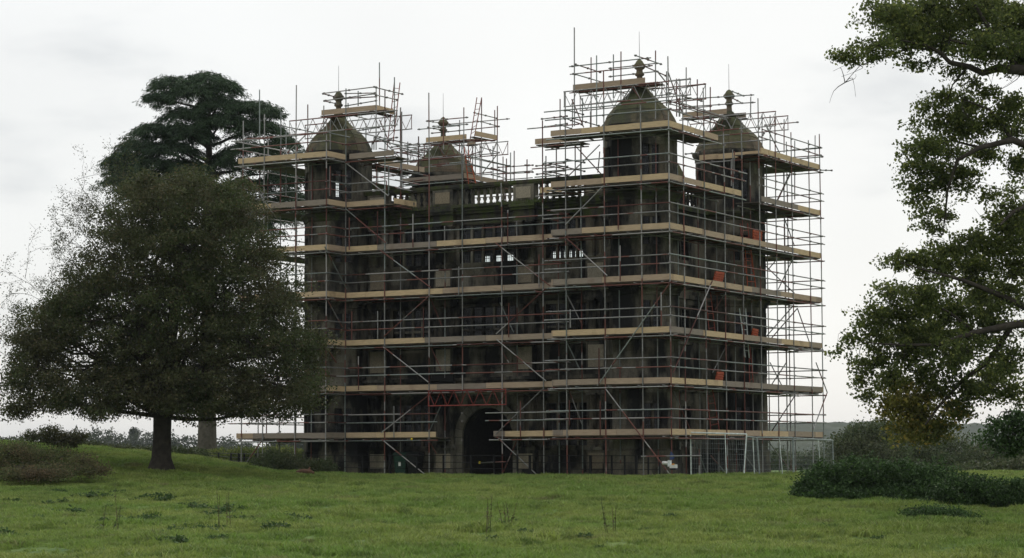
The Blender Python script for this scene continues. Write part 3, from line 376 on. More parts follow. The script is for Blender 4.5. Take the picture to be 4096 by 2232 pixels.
def ashlar(emit, x0, x1, z0, z1, ops, y0, course=.31, M=None, seed=1):
    r = random.Random(seed); z = z0; k = 0
    while z < z1-.12:
        h = min(course*r.uniform(.88, 1.12), z1-z); x = x0 - (.0 if k % 2 else .28)
        while x < x1-.02:
            L = r.uniform(.42, .78); a, b = max(x, x0), min(x+L, x1); x += L
            if b-a < .08: continue
            if any(a < o[1]+.02 and b > o[0]-.02 and z < o[3]+.02 and z+h > o[2]-.02 for o in ops): continue
            emit(a+.005, b-.005, y0-r.uniform(.008, .022), y0+.01, z+.005, z+h-.005)
        z += h; k += 1
def window(parent, cx, zc, w, h, n, y, th, M=None, transom=None, surround=True, off=None, pane=True, open_=()):
    """frame > mullion, glazing_bars, pane"""
    I4 = Matrix.Identity(4); M = M or I4; fr = MB(); x0, x1, z0, z1 = cx-w/2, cx+w/2, zc-h/2, zc+h/2
    if surround:
        fr.box(x0-.14, x0, y-.06, y+.10, z0-.1, z1+.14, 0, M); fr.box(x1, x1+.14, y-.06, y+.10, z0-.1, z1+.14, 0, M)
        fr.box(x0-.2, x1+.2, y-.10, y+.08, z1+.14, z1+.25, 0, M); fr.box(x0-.2, x1+.2, y-.12, y+.08, z0-.2, z0-.1, 0, M)
        fr.box(x0, x1, y-.055, y+.09, z1, z1+.14, 0, M); fr.box(x0, x1, y-.055, y+.09, z0-.1, z0, 0, M)
    else:
        fr.box(x0-.03, x0+.03, y+.04, y+.14, z0, z1, 0, M); fr.box(x1-.03, x1+.03, y+.04, y+.14, z0, z1, 0, M); fr.box(x0-.03, x1+.03, y+.045, y+.135, z0-.03, z0+.02, 0, M); fr.box(x0-.03, x1+.03, y+.045, y+.135, z1-.02, z1+.03, 0, M)
    f = gpart(fr, 'window', STONE, parent)
    p = w/n; mw = .1
    for i in range(1, n):
        mu = MB(); xm = x0+i*p; mu.box(xm-mw/2, xm+mw/2, y+.05, y+.2, z0, z1, 0, M); mu.build('mullion', STONE, f)
    if transom:
        mu = MB(); mu.box(x0, x1, y+.06, y+.19, transom-.05, transom+.05, 0, M); mu.build('transom_bar', STONE, f)
    gb = MB(); pa = MB(); yy = y+.125
    for i in range(n):
        a, b = x0+i*p+(mw/2 if i else .03), x0+(i+1)*p-(mw/2 if i < n-1 else .03)
        for j in range(1, 4):
            xx = a+(b-a)*j/4; gb.box(xx-.006, xx+.006, yy-.006, yy+.006, z0, z1, 0, M)
        nz_ = max(3, int(h/.16))
        for j in range(1, nz_):
            zz = z0+h*j/nz_; gb.box(a, b, yy-.005, yy+.007, zz-.006, zz+.006, 0, M)
        if i not in open_: pa.add([M @ Vector(q) for q in ((a, yy+.01, z0), (b, yy+.01, z0), (b, yy+.01, z1), (a, yy+.01, z1))], [(0, 1, 2, 3)])
    gb.build('glazing_bars', LEADM, f)
    if pane: pa.build('pane', GLASS, f)
    return f

CXF = -10.05; YW = 3.0; YB = 11.0
FL_X0, FL_X1 = -16.6, -3.5
def side_ops(z0, z1, c=None):
    o = [(CXF-4.75, CXF-2.85, z0, z1), (CXF+2.85, CXF+4.75, z0, z1)]
    if c: o.append((CXF-c, CXF+c, z0, z1))
    return o
ARCH = (CXF-1.25, CXF+1.25, 0, 2.9)
front_ops = [ARCH] + side_ops(1.25, 3.0) + side_ops(5.62, 7.1, 1.37) + side_ops(9.0, 10.6, 1.37)
mb = MB(); wall_open(mb, FL_X0, FL_X1, 0, 11.2, front_ops, YW, .55)
# arch spandrels
def spandrel(mb, y0, y1):
    n = 14; cx, cz, r = CXF, 1.62, 1.25
    for s in (-1, 1):
        pts = [(cx+s*r*math.cos(math.pi/2*i/n), cz+r*math.sin(math.pi/2*i/n)) for i in range(n+1)]
        for i in range(n):
            (xa, za), (xb, zb) = pts[i], pts[i+1]
            q = [(xa, y0, za), (xb, y0, zb), (xb, y0, 2.9), (xa, y0, 2.9)]
            mb.add(q if s < 0 else q[::-1], [(0, 1, 2, 3)]); mb.add([(xa, y0, za), (xa, y1, za), (xb, y1, zb), (xb, y0, zb)], [(0, 1, 2, 3)])
            mb.add([(xa, y1, za), (xb, y1, zb), (xb, y1, 2.9), (xa, y1, 2.9)], [(0, 1, 2, 3)])
spandrel(mb, YW, YW+.55)
wf = gpart(mb, 'front_wall', STONE)
# archway surround voussoirs and jamb blocks
for k in range(13):
    a0, a1 = math.pi*k/13+.008, math.pi*(k+1)/13-.008; v8 = MB(); P8 = []
    for yv in (YW-.07, YW+.05):
        for rr in (1.24, 1.62 if k != 6 else 1.75):
            for aa in (a0, a1): P8.append((CXF+rr*math.cos(aa), yv, 1.62+rr*math.sin(aa)))
    v8.add(P8, [(0, 1, 3, 2), (4, 6, 7, 5), (0, 4, 5, 1), (2, 3, 7, 6), (0, 2, 6, 4), (1, 5, 7, 3)]); v8.build('arch_stone', ARCHM, wf)
for s in (-1, 1):
    for k in range(5):
        v8 = MB(); xa, xb = sorted((CXF+s*1.24, CXF+s*1.6)); v8.box(xa, xb, YW-.07, YW+.05, .03+k*.318, .03+(k+1)*.318-.012); v8.build('arch_stone', ARCHM, wf)
# ashlar facing of the front wall, joined
mb = MB(); blk = front_ops + [(CXF-1.8, CXF+1.8, 0, 3.4)]
ashlar(lambda *a: mb.box(*a), FL_X0, FL_X1, 0, 11.1, blk, YW, M=None)
o = mb.build('ashlar', STONE, wf); tag(o, kind='stuff')
# interior
mb = MB()
back_ops = [(CXF-5.3, CXF-2.85, 9.0, 10.2), (CXF+2.85, CXF+4.75, 9.0, 10.2), (CXF-2.1, CXF+1.37, 9.0, 10.2)]
wall_open(mb, FL_X0, FL_X1, 0, 11.2, back_ops, YB, .5); gpart(mb, 'back_wall', STONE)
for xs_, sgn in ((-3.15, 1), (-16.95, -1)):
    mb = MB(); M = Matrix.Translation((xs_, 0, 0)) @ Matrix.Rotation(math.pi/2*sgn, 4, 'Z')
    ops = [(-1.1, 1.1, 1.4, 2.9), (-1.1, 1.1, 5.7, 7.0), (-1.1, 1.1, 9.1, 10.4)] if sgn > 0 else []
    M2 = Matrix.Translation((xs_, 7.0, 0)) @ Matrix.Rotation(math.pi/2*sgn, 4, 'Z')
    wall_open(mb, -3.6, 3.6, 0, 11.2, ops, 0, .5, M2); w_ = gpart(mb, 'side_wall', STONE)
    mb = MB(); ashlar(lambda *a: mb.box(*a, 0, M2), -3.6, 3.6, 0, 11.1, ops, 0, seed=4); o = mb.build('ashlar', STONE, w_); tag(o, kind='stuff')
    for zc, h in ((2.15, 1.5), (6.35, 1.3), (9.75, 1.3)):
        for q in ((0,) if sgn > 0 else ()): window(None, 0, zc, 2.2, h, 4, 0, .5, M2)
    for z0 in (3.5, 7.2):
        mb = MB(); mb.box(-3.6, 3.6, -.16, 0, z0, z0+.22, 0, M2); mb.box(-3.6, 3.6, -.28, 0, z0+.225, z0+.4, 0, M2); gpart(mb, 'string_course', STONE)
    # parapet of the side
    mb = MB(); mb.box(-3.3, 3.3, -.2, .45, 11.21, 11.42, 0, M2); mb.box(-3.3, 3.3, -.16, .2, 12.12, 12.3, 0, M2); gpart(mb, 'parapet_rail', LEDGE)
    for k in range(18):
        b = MB(); p = M2 @ Vector((-3.0+k*.353, 0.02, 0)); b.lathe([(.07, 11.42), (.07, 11.5), (.045, 11.55), (.085, 11.68), (.05, 11.82), (.085, 11.95), (.045, 12.05), (.07, 12.12)], 8, p.x, p.y); gpart(b, 'baluster', STONE)
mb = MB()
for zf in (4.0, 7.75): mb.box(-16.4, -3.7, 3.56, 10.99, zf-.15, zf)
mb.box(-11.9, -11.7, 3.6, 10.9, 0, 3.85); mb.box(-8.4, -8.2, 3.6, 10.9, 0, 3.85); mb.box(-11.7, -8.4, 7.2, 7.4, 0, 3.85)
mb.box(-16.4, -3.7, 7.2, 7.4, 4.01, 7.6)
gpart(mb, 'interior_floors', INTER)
mb = MB(); mb.box(-17.0, -3.1, 3.3, 11.2, 11.0, 11.19); gpart(mb, 'roof', LEDGE)
for o in front_ops[1:]:
    n = 4 if o[1]-o[0] < 2 else 5
    window(None, (o[0]+o[1])/2, (o[2]+o[3])/2, o[1]-o[0], o[3]-o[2], n, YW, .5, None, transom=(9.72 if o[2] > 8 else 6.15 if o[2] > 5 else None))
for o in back_ops[-3:]:
    n = 4 if o[1]-o[0] < 3 else 6
    window(None, (o[0]+o[1])/2, (o[2]+o[3])/2, o[1]-o[0], o[3]-o[2], n, YB+.1, .3, None, surround=False)
# orders: pedestal, column, entablature
COLX = [CXF+s*q for s in (-1, 1) for q in (1.72, 2.27, 5.1, 5.62)]
for (zp0, zp1, zc1, ze1) in ((0, 1.18, 3.35, 4.12), (4.12, 5.6, 7.2, 7.72), (7.72, 8.95, 10.62, 11.32)):
    # entablature: running part + breaks over the pairs
    e = MB(); e.box(FL_X0+.3, FL_X1-.3, YW-.10, YW-.001, zc1+.02, zc1+(ze1-zc1)*.35); e.box(FL_X0+.3, FL_X1-.3, YW-.06, YW-.001, zc1+(ze1-zc1)*.352, zc1+(ze1-zc1)*.66)
    e.box(FL_X0+.3, FL_X1-.3, YW-.26, YW-.001, zc1+(ze1-zc1)*.665, zc1+(ze1-zc1)*.82); e.box(FL_X0+.3, FL_X1-.3, YW-.36, YW-.001, zc1+(ze1-zc1)*.825, ze1); gpart(e, 'entablature', STONE if ze1 < 11 else LEDGE)
    for c in (CXF-1.995, CXF+1.995, CXF-5.36, CXF+5.36):
        e = MB(); w = .52; hh = ze1-zc1
        e.box(c-w, c+w, YW-.40, YW-.101, zc1+.021, zc1+hh*.352); e.box(c-w+.03, c+w-.03, YW-.36, YW-.061, zc1+hh*.354, zc1+hh*.662)
        e.box(c-w-.05, c+w+.05, YW-.50, YW-.261, zc1+hh*.667, zc1+hh*.822); e.box(c-w-.1, c+w+.1, YW-.58, YW-.361, zc1+hh*.827, ze1+.004); gpart(e, 'entablature_block', STONE if ze1 < 11 else LEDGE)
        p = MB(); p.box(c-w, c+w, YW-.42, YW-.001, zp0+.01, zp0+.16); p.box(c-w+.06, c+w-.06, YW-.36, YW-.001, zp0+.161, zp1-.12); p.box(c-w, c+w, YW-.42, YW-.001, zp1-.119, zp1)
        pd = gpart(p, 'pedestal', STONE)
        q = MB(); q.box(c-w+.16, c+w-.16, YW-.385, YW-.362, zp0+.3, zp1-.26); q.build('pedestal_panel', PALE, pd)
    for c in COLX:
        sh = MB(); yc = YW-.19
        h0, h1 = zp1+.14, zc1-.2
        sh.lathe([(.155, h0), (.157, h0+.5), (.135, h1)], 24, c, yc, flute=.9); co = gpart(sh, 'column', STONE)
        b = MB(); b.box(c-.2, c+.2, yc-.2, yc+.188, zp1+.001, zp1+.06); b.lathe([(.19, zp1+.06), (.2, zp1+.09), (.165, zp1+.12), (.165, zp1+.139)], 14, c, yc); b.build('column_base', STONE, co)
        b = MB(); b.lathe([(.135, h1+.001), (.15, h1+.03), (.14, h1+.05), (.17, h1+.13), (.2, h1+.15)], 14, c, yc); b.box(c-.21, c+.21, yc-.2, yc+.188, h1+.15, zc1+.02); b.build('capital', STONE, co)
# central panel with blind arches above the gate (2nd floor plinth)
for k in range(3):
    c = CXF-.98+k*.98; a = MB(); n = 10
    a.box(c-.36, c+.36, YW-.05, YW-.021, 7.82, 8.42)
    for i in range(n):
        t0, t1 = math.pi*i/n, math.pi*(i+1)/n
        a.add([(c, YW-.05, 8.42), (c+.36*math.cos(t0), YW-.05, 8.42+.36*math.sin(t0)), (c+.36*math.cos(t1), YW-.05, 8.42+.36*math.sin(t1))], [(0, 2, 1)])
        a.add([(c+.36*math.cos(t0), YW-.05, 8.42+.36*math.sin(t0)), (c+.36*math.cos(t1), YW-.05, 8.42+.36*math.sin(t1)), (c+.36*math.cos(t1), YW-.005, 8.42+.36*math.sin(t1)), (c+.36*math.cos(t0), YW-.005, 8.42+.36*math.sin(t0))], [(0, 1, 2, 3)])
    gpart(a, 'arched_panel', STONE)
for x0, x1, z0, z1 in ((CXF-1.2, CXF-.1, 4.5, 5.3), (CXF+.1, CXF+1.2, 4.5, 5.3), (CXF-4.6, CXF-3, 4.5, 5.35), (CXF+3, CXF+4.6, 4.5, 5.35)):
    a = MB(); a.box(x0, x1, YW-.045, YW-.02, z0, z1); gpart(a, 'blank_panel', STONE)
# balustrade over the front
mb = MB(); mb.box(-16.1, -4.0, 2.5, 3.5, 11.33, 11.45); mb.box(-16.1, -4.0, 2.62, 2.98, 12.14, 12.2); mb.box(-16.1, -4.0, 2.58, 3.02, 12.201, 12.33); gpart(mb, 'balustrade_rail', LEDGE)
for c in (CXF-1.995, CXF+1.995, CXF-5.36, CXF+5.36):
    mb = MB(); mb.box(c-.5, c+.5, 2.6, 3.0, 11.451, 12.139); p_ = gpart(mb, 'balustrade_pier', STONE); q = MB(); q.box(c-.36, c+.36, 2.575, 2.599, 11.56, 12.04); q.build('pedestal_panel', PALE, p_)
bal = MB(); bal.lathe([(.075, 11.451), (.075, 11.52), (.05, 11.55), (.095, 11.68), (.05, 11.79), (.07, 11.81), (.05, 11.84), (.095, 11.96), (.05, 12.07), (.075, 12.09), (.075, 12.139)], 10)
bme = bal.mesh('baluster', STONE, True)
x = -15.0
xs_b = [CXF+s*(2.72+i*.305) for s in (-1, 1) for i in range(8)] + [CXF-1.22+i*.305 for i in range(9)]
for x in xs_b:
    o = link('baluster', bme, G); o.location = G_off+Vector((x, 2.8, 0))
for i in range(36):
    o = link('baluster', bme, G); o.location = G_off+Vector((-15.6+i*.32, 11.25, 0))
mb = MB(); mb.box(-16.1, -4.0, 11.0, 11.5, 11.33, 11.45); mb.box(-16.1, -4.0, 11.05, 11.45, 12.14, 12.3); gpart(mb, 'balustrade_rail', LEDGE)
# grass and moss tufts on the ledge
ms = MB(); r5 = random.Random(5)
for i in range(700):
    x = r5.uniform(-15.9, -4.1); y = r5.uniform(2.44, 2.6); h = r5.uniform(.02, .10)*(1.3 if abs(x+14) < 2 or abs(x+8) < 1.4 else .7); a = r5.uniform(0, 6.28); zz = 11.325 if y < 2.5 else 11.45
    ms.add([(x-.02*math.cos(a), y-.02*math.sin(a), zz-.02), (x+.02*math.cos(a), y+.02*math.sin(a), zz-.02), (x+r5.uniform(-.04, .04), y-.02, zz+h)], [(0, 1, 2)])
o = gpart(ms, 'moss', leaf_mat('ledge_moss', (.05, .075, .015), (.07, .09, .02), (.1, .1, .03), .2)); o['kind'] = 'stuff'

# turrets
TUR = {'FR': (-2.61, 2.67), 'FL': (-17.5, 2.67), 'BR': (-2.61, 11.34), 'BL': (-17.5, 11.34)}
def octa(mb, r0, z0, r1, z1, cx, cy):
    mb.lathe([(r0, z0), (r1, z1)], 8, cx, cy, ph=math.pi/8)
PROF = [(1.55, 14.1), (1.49, 14.25), (1.39, 14.48), (1.27, 14.70), (1.12, 14.88), (.95, 15.04), (.76, 15.2), (.54, 15.42), (.33, 15.68), (.17, 15.92)]
def make_turret(key):
    cx, cy = TUR[key]; body = MB(); Rr = 1.5; ap = Rr*math.cos(math.pi/8); fw = 2*Rr*math.sin(math.pi/8); ash = MB(); singles = []; wins = []
    pl = MB(); pl.lathe([(1.62, 0), (1.62, .5), (1.58, .52), (1.58, 1.0), (1.51, 1.08)], 8, cx, cy, ph=math.pi/8)
    for k in range(8):
        ang = k*math.pi/4                               # 0 = front (-Y), 2 = right (+X)
        M = Matrix.Translation((cx, cy, 0)) @ Matrix.Rotation(ang, 4, 'Z') @ Matrix.Translation((0, -ap, 0))
        ops = []
        if k in (1, 7): ops = [(-.38, .38, 1.7, 2.9), (-.38, .38, 5.85, 7.0), (-.38, .38, 9.2, 10.35), (-.38, .38, 11.95, 13.25)]
        elif k == 5: ops = [(-.3, .16, 12.35, 13.3)]
        elif k == 3: ops = [(-.38, .38, 5.85, 7.0), (-.38, .38, 9.2, 10.35), (-.38, .38, 11.95, 13.25)] if key in ('FR', 'BR') else []
        wall_open(body, -fw/2, fw/2, 0, 13.9, ops, 0, .3, M)
        hid = k in (3, 4, 5) and key[0] == 'F' and key != 'FL'
        if key == 'FR' and k in (0, 1, 2): ashlar(lambda *a: singles.append((a, M)), -fw/2, fw/2, 1.1, 13.8, ops + [(-9, 9, 3.5, 3.95), (-9, 9, 7.2, 7.6), (-9, 9, 11.0, 11.35)], 0, .31, None, k+3)
        elif not hid: ashlar(lambda *a: ash.box(*a, 0, M), -fw/2, fw/2, 1.1, 13.8, ops + [(-9, 9, 3.5, 3.95), (-9, 9, 7.2, 7.6), (-9, 9, 11.0, 11.35)], 0, .31, None, k+ord(key[1]))
        wins += [(M, o, k) for o in ops if k in (1, 7, 3) or k == 5]
    t = gpart(body, 'turret', STONE); o = ash.build('ashlar', STONE, t); o['kind'] = 'stuff'
    unit = MB(); unit.box(-.5, .5, -.5, .5, -.5, .5); ume = STONE_UNIT
    for (a, M) in singles:
        S = Matrix.Translation(((a[0]+a[1])/2, (a[2]+a[3])/2, (a[4]+a[5])/2)) @ Matrix.Diagonal((a[1]-a[0], a[3]-a[2], a[5]-a[4], 1))
        link('stone', ume, t, M @ S)
    gpart(pl, 'plinth', STONE)
    for z0 in (3.5, 7.2, 11.0):
        s = MB(); s.lathe([(1.5, z0), (1.56, z0+.02), (1.56, z0+.12), (1.6, z0+.18), (1.7, z0+.27), (1.7, z0+.34), (1.5, z0+.38)], 8, cx, cy, ph=math.pi/8); s.build('string_course', STONE if z0 < 10 else LEDGE, t)
    s = MB(); s.lathe([(1.48, 13.62), (1.54, 13.66), (1.54, 13.8), (1.62, 13.9), (1.66, 13.98), (1.66, 14.07), (1.5, 14.1)], 8, cx, cy, ph=math.pi/8); s.build('cornice', STONE, t)
    for M, o, k in wins:
        w, h = o[1]-o[0], o[3]-o[2]
        window(None, (o[0]+o[1])/2, (o[2]+o[3])/2, w, h, 2 if w > .6 else 1, 0, .3, M, surround=False, pane=(k != 5))
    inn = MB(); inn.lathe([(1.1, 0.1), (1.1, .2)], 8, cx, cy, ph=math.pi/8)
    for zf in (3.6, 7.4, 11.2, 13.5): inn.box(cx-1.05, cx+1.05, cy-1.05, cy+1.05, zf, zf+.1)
    if key != 'FL': inn.box(cx-1.0, cx+1.0, cy-.05, cy+.05, .3, 13.5)  # upright slab added to stop sky showing through the turret windows
    inn.build('inner_floor_sky_block', INTER, t)
    # cap of stone courses
    core = MB(); core.lathe([(r_-.03, z_) for r_, z_ in PROF], 8, cx, cy, ph=math.pi/8); cap = gpart(core, 'cap', CAPM)
    rr = random.Random(ord(key[0])*3+ord(key[1]))
    for i in range(len(PROF)-1):
        (ra, za), (rb, zb) = PROF[i], PROF[i+1]
        for k in range(8):
            t0, t1 = math.pi/8+k*math.pi/4+.006/ra*2, math.pi/8+(k+1)*math.pi/4-.006/ra*2; d = rr.uniform(-.006, .012)
            P = []
            for rad in (-.04, d):
                for (r_, z_) in ((ra, za+.004), (rb, zb-.004)):
                    for tt in (t0, t1): P.append((cx+(r_+rad)*math.cos(tt), cy+(r_+rad)*math.sin(tt), z_+max(rad, 0)*.5))
            c = MB(); c.add(P, [(0, 2, 3, 1), (4, 5, 7, 6), (0, 1, 5, 4), (2, 6, 7, 3), (0, 4, 6, 2), (1, 3, 7, 5)]); c.build('cap_stone', CAPM, cap)
    f = MB(); f.lathe([(.17, 15.88), (.13, 15.96), (.115, 16.12), (.12, 16.2), (.185, 16.24), (.2, 16.3), (.14, 16.35), (.125, 16.46), (.2, 16.52), (.26, 16.6), (.25, 16.66), (.17, 16.75), (.12, 16.84), (.05, 16.9)], 12, cx, cy)
    fo = gpart(f, 'finial', CAPM, None, True)
    rd = MB(); rd.tube([(cx, cy, 16.88), (cx, cy, 18.05)], [.012, .007], 5); rd.build('lightning_rod', IRON, fo)
_u8 = MB(); _u8.box(-.5, .5, -.5, .5, -.5, .5); STONE_UNIT = _u8.mesh('stone', STONE)
for k in TUR: make_turret(k)
# small stair dome between the right hand turrets
for cx, cy, r0, zt_ in ((-4.55, 8.6, .95, 13.75), (-16.2, 6.4, .6, 12.5)):
    s = MB(); s.lathe([(r0, 11.19), (r0, zt_-1.1), (r0*1.05, zt_-1.0), (r0*.98, zt_-.8), (r0*.78, zt_-.4), (r0*.45, zt_-.12), (.1, zt_)], 8, cx, cy, ph=math.pi/8); gpart(s, 'stair_dome', CAPM)
# ------------------------------------------------------------------ scaffold
S = empty('scaffolding', (-10, 7, 0)); tag(S, 'tube and board scaffolding wrapped round all sides of the stone gatehouse', 'scaffolding'); S_off = Vector((10, -7, 0))
def sbuild(mb, name, m):
    o = mb.build(name, m, S); o.location = S_off; return o
TR_ = .0255
um = []
for m_ in (TUBE, TUBEG, REDT, flat('red_beam_paint', (.26, .05, .04), .5)):
    t8 = MB(); t8.tube([(0, 0, 0), (0, 0, 1)], [1, 1], 8); um.append(t8.mesh('scaffold_tube', m_, True))
rt = random.Random(11)
COUP = MB(); NT = {}
def tube(name, a, b, r=TR_, which=None):
    a, b = Vector(a), Vector(b); d = b-a
    if d.length < .05: return
    if which is None: q = rt.random(); which = 0 if q < .66 else 1 if q < .86 else 2
    o = link(name, um[which], S); o.location = a+S_off; o.rotation_mode = 'QUATERNION'; o.rotation_quaternion = d.to_track_quat('Z', 'Y'); o.scale = (r, r, d.length)
    NT[name] = NT.get(name, 0)+1; return o
def run(name, a, b, maxl=6.2, over=.0, which=None):
    a, b = Vector(a), Vector(b); L = (b-a).length; n = max(1, math.ceil(L/maxl)); d = (b-a)/n
    for i in range(n):
        j = Vector((0, 0, rt.uniform(-.006, .006))); tube(name, a+d*i+j, a+d*(i+1)+j, which=which)
def coupler(p):
    x, y, z = p; s = .036; COUP.box(x-s, x+s, y-s, y+s, z-s, z+s)
LV = [1.844, 3.832, 5.803, 7.846, 9.842, 11.779, 13.844]
FX = [-20.7, -19.56, -17.86, -16.25]; RX = [-5.0, -2.86, -1.22, 0.0]; MX = [-16.23, -14.2, -11.96, -10.32, -8.41, -6.45]; SY = [1.27, 3.18, 5.07, 6.83, 8.58, 10.33, 12.08, 14.03, 15.3]
ft = [15.5, 15.69, 16.82, 15.06]; rtp = [15.38, 16.06, 14.54, 16.36]; mt = [16.73, 16.49, 16.17, 13.24, 12.09, 14.54]; stp = [15.12, 15.58, 14.23, 14.81, 15.91, 15.36, 14.9, 14.79, 15.23]
def std(x, y, top, bot=None):
    b = gz(x, y)-.02 if bot is None else bot
    zc = b; cuts = []
    while zc < top-.01:
        e = min(zc+rt.choice((3.9, 4.9, 6.2)), top); tube('standard', (x, y, zc), (x+rt.uniform(-.012, .012), y, e), which=None if rt.random() < .7 else 0); zc = e
    if bot is None: COUP.box(x-.075, x+.075, y-.075, y+.075, b-.01, b+.02)
for x, t_ in zip(FX, ft): std(x, 0, t_)
RX[0] = -4.6
for x, t_ in zip(RX, rtp): std(x, 0, t_)
for i, (x, t_) in enumerate(zip(MX, mt)): std(x, 1.4, t_, 3.15 if i == 3 else None)
for y, t_ in zip(SY, stp): std(0, y, t_)
for x in FX[:-1]: std(x, 1.2, 14.2)
for x in (-4.56, -2.85, -1.17): std(x, 1.2, 13.5)
for x, t_ in zip((-16.21, -14.18, -11.93, -8.38, -6.4), (14, 13.0, 10.6, 10.6, 10.8)): std(x, 2.6, t_)
for y in (3.18, 5.07, 6.83, 8.58, 10.33, 12.08, 14.03): std(-1.2, y, 13.8 if y > 8 else 12.5)
for x in (-21.0,):
    for y in (2.2, 4.4, 6.6, 8.8, 11.0, 13.2, 15.3): std(x, y, 14.9)
for y in (3.5, 6.5, 9.5, 12.5): std(-19.5, y, 13.8)
for x in (-18.6, -16.4, -14.2, -12, -9.8, -7.6, -5.4, -3.2, -1.6): std(x, 15.3, 15.0 if x < -14 or x > -4 else 12.6)
for x in (-4.5, -2.6, -1.2, -16.5): std(x, 14.0, 13.8)
# level strips: start, end, inward normal, width, levels
def V2(*a): return Vector((a[0], a[1], 0))
STR = [
 ((0, 0), (-5.3, 0), (0, 1), 1.15, (0, 1, 2, 3, 4, 5, 6)),
 ((-5.3, 1.4), (-16.2, 1.4), (0, 1), 1.15, (1, 2, 3, 4)),
 ((-5.3, 1.4), (-8.85, 1.4), (0, 1), 1.15, (0,)), ((-11.65, 1.4), (-16.2, 1.4), (0, 1), 1.15, (0,)),
 ((-5.3, 1.4), (-6.6, 1.4), (0, 1), 1.15, (5,)), ((-4.9, 1.62), (-6.95, 1.62), (0, 1), .9, (6,)),
 ((-14.2, 1.4), (-16.2, 1.4), (0, 1), 1.15, (5,)), ((-13.7, 1.3), (-16.0, 1.3), (0, 1), 1.15, (6,)),
 ((-13.6, 1.3), (-13.6, 3.0), (-1, 0), 1.1, (5,)), ((-15.7, 3.2), (-15.62, 6.8), (-1, 0), 1.0, (6,)),
 ((-16.2, 0), (-21.0, 0), (0, 1), 1.15, (0, 1, 2, 3, 4, 5, 6)),
 ((-16.2, 0), (-16.2, 1.4), (-1, 0), .9, (0, 1, 2, 3, 4, 5, 6)),
 ((-5.3, 0), (-5.3, 1.4), (1, 0), .6, (0, 1, 2, 3, 4, 5)),
 ((0, 0), (0, 15.3), (-1, 0), 1.15, (0, 1, 2, 3, 4)), ((0, 0), (0, 6.95), (-1, 0), 1.15, (5,)), ((0, 8.9), (0, 15.3), (-1, 0), 1.15, (5, 6)), ((0, 0), (0, 4.6), (-1, 0), 1.15, (6,)),
 ((0, 9.65), (-3.3, 9.65), (0, 1), .7, (6,)),
 ((-15.22, 9.4), (-18.7, 9.6), (0, 1), .7, (6,)), ((-15.1, 9.4), (-15.0, 13.3), (-1, 0), .7, (6,)),
 ((-21, 0), (-21, 15.3), (1, 0), 1.4, (0, 1, 2, 3, 4, 5, 6)),
 ((0, 15.3), (-21, 15.3), (0, -1), 1.15, (0, 1, 2, 3, 4)), ((0, 15.3), (-5, 15.3), (0, -1), 2.2, (5, 6)), ((-15, 15.3), (-21, 15.3), (0, -1), 2.2, (5, 6)),
]
tb = MB(); tb.box(-.5, .5, -.5, .5, -.5, .5); TBM = tb.mesh('toe_board', WOOD); db = MB(); db.box(-.5, .5, -.5, .5, -.5, .5); DBM = db.mesh('scaffold_board', DECK)
STUFFD = MB(); nb = 0; ntb = 0; nr = 0; nleg = 0
def plank(me, name, a, b, w, h, z, joined=None):
    """board from a to b (2-D), w thick sideways, h high, centred on z"""
    d = (b-a); L = d.length; ang = math.atan2(d.y, d.x); c = (a+b)/2
    M = Matrix.Translation((c.x, c.y, z)) @ Matrix.Rotation(ang, 4, 'Z') @ Matrix.Rotation(rt.uniform(-.004, .004), 4, 'Y') @ Matrix.Diagonal((L-.012, w, h, 1))
    if joined is not None: joined.box(-.5, .5, -.5, .5, -.5, .5, 0, M)
    else: link(name, me, S, Matrix.Translation(S_off) @ M)
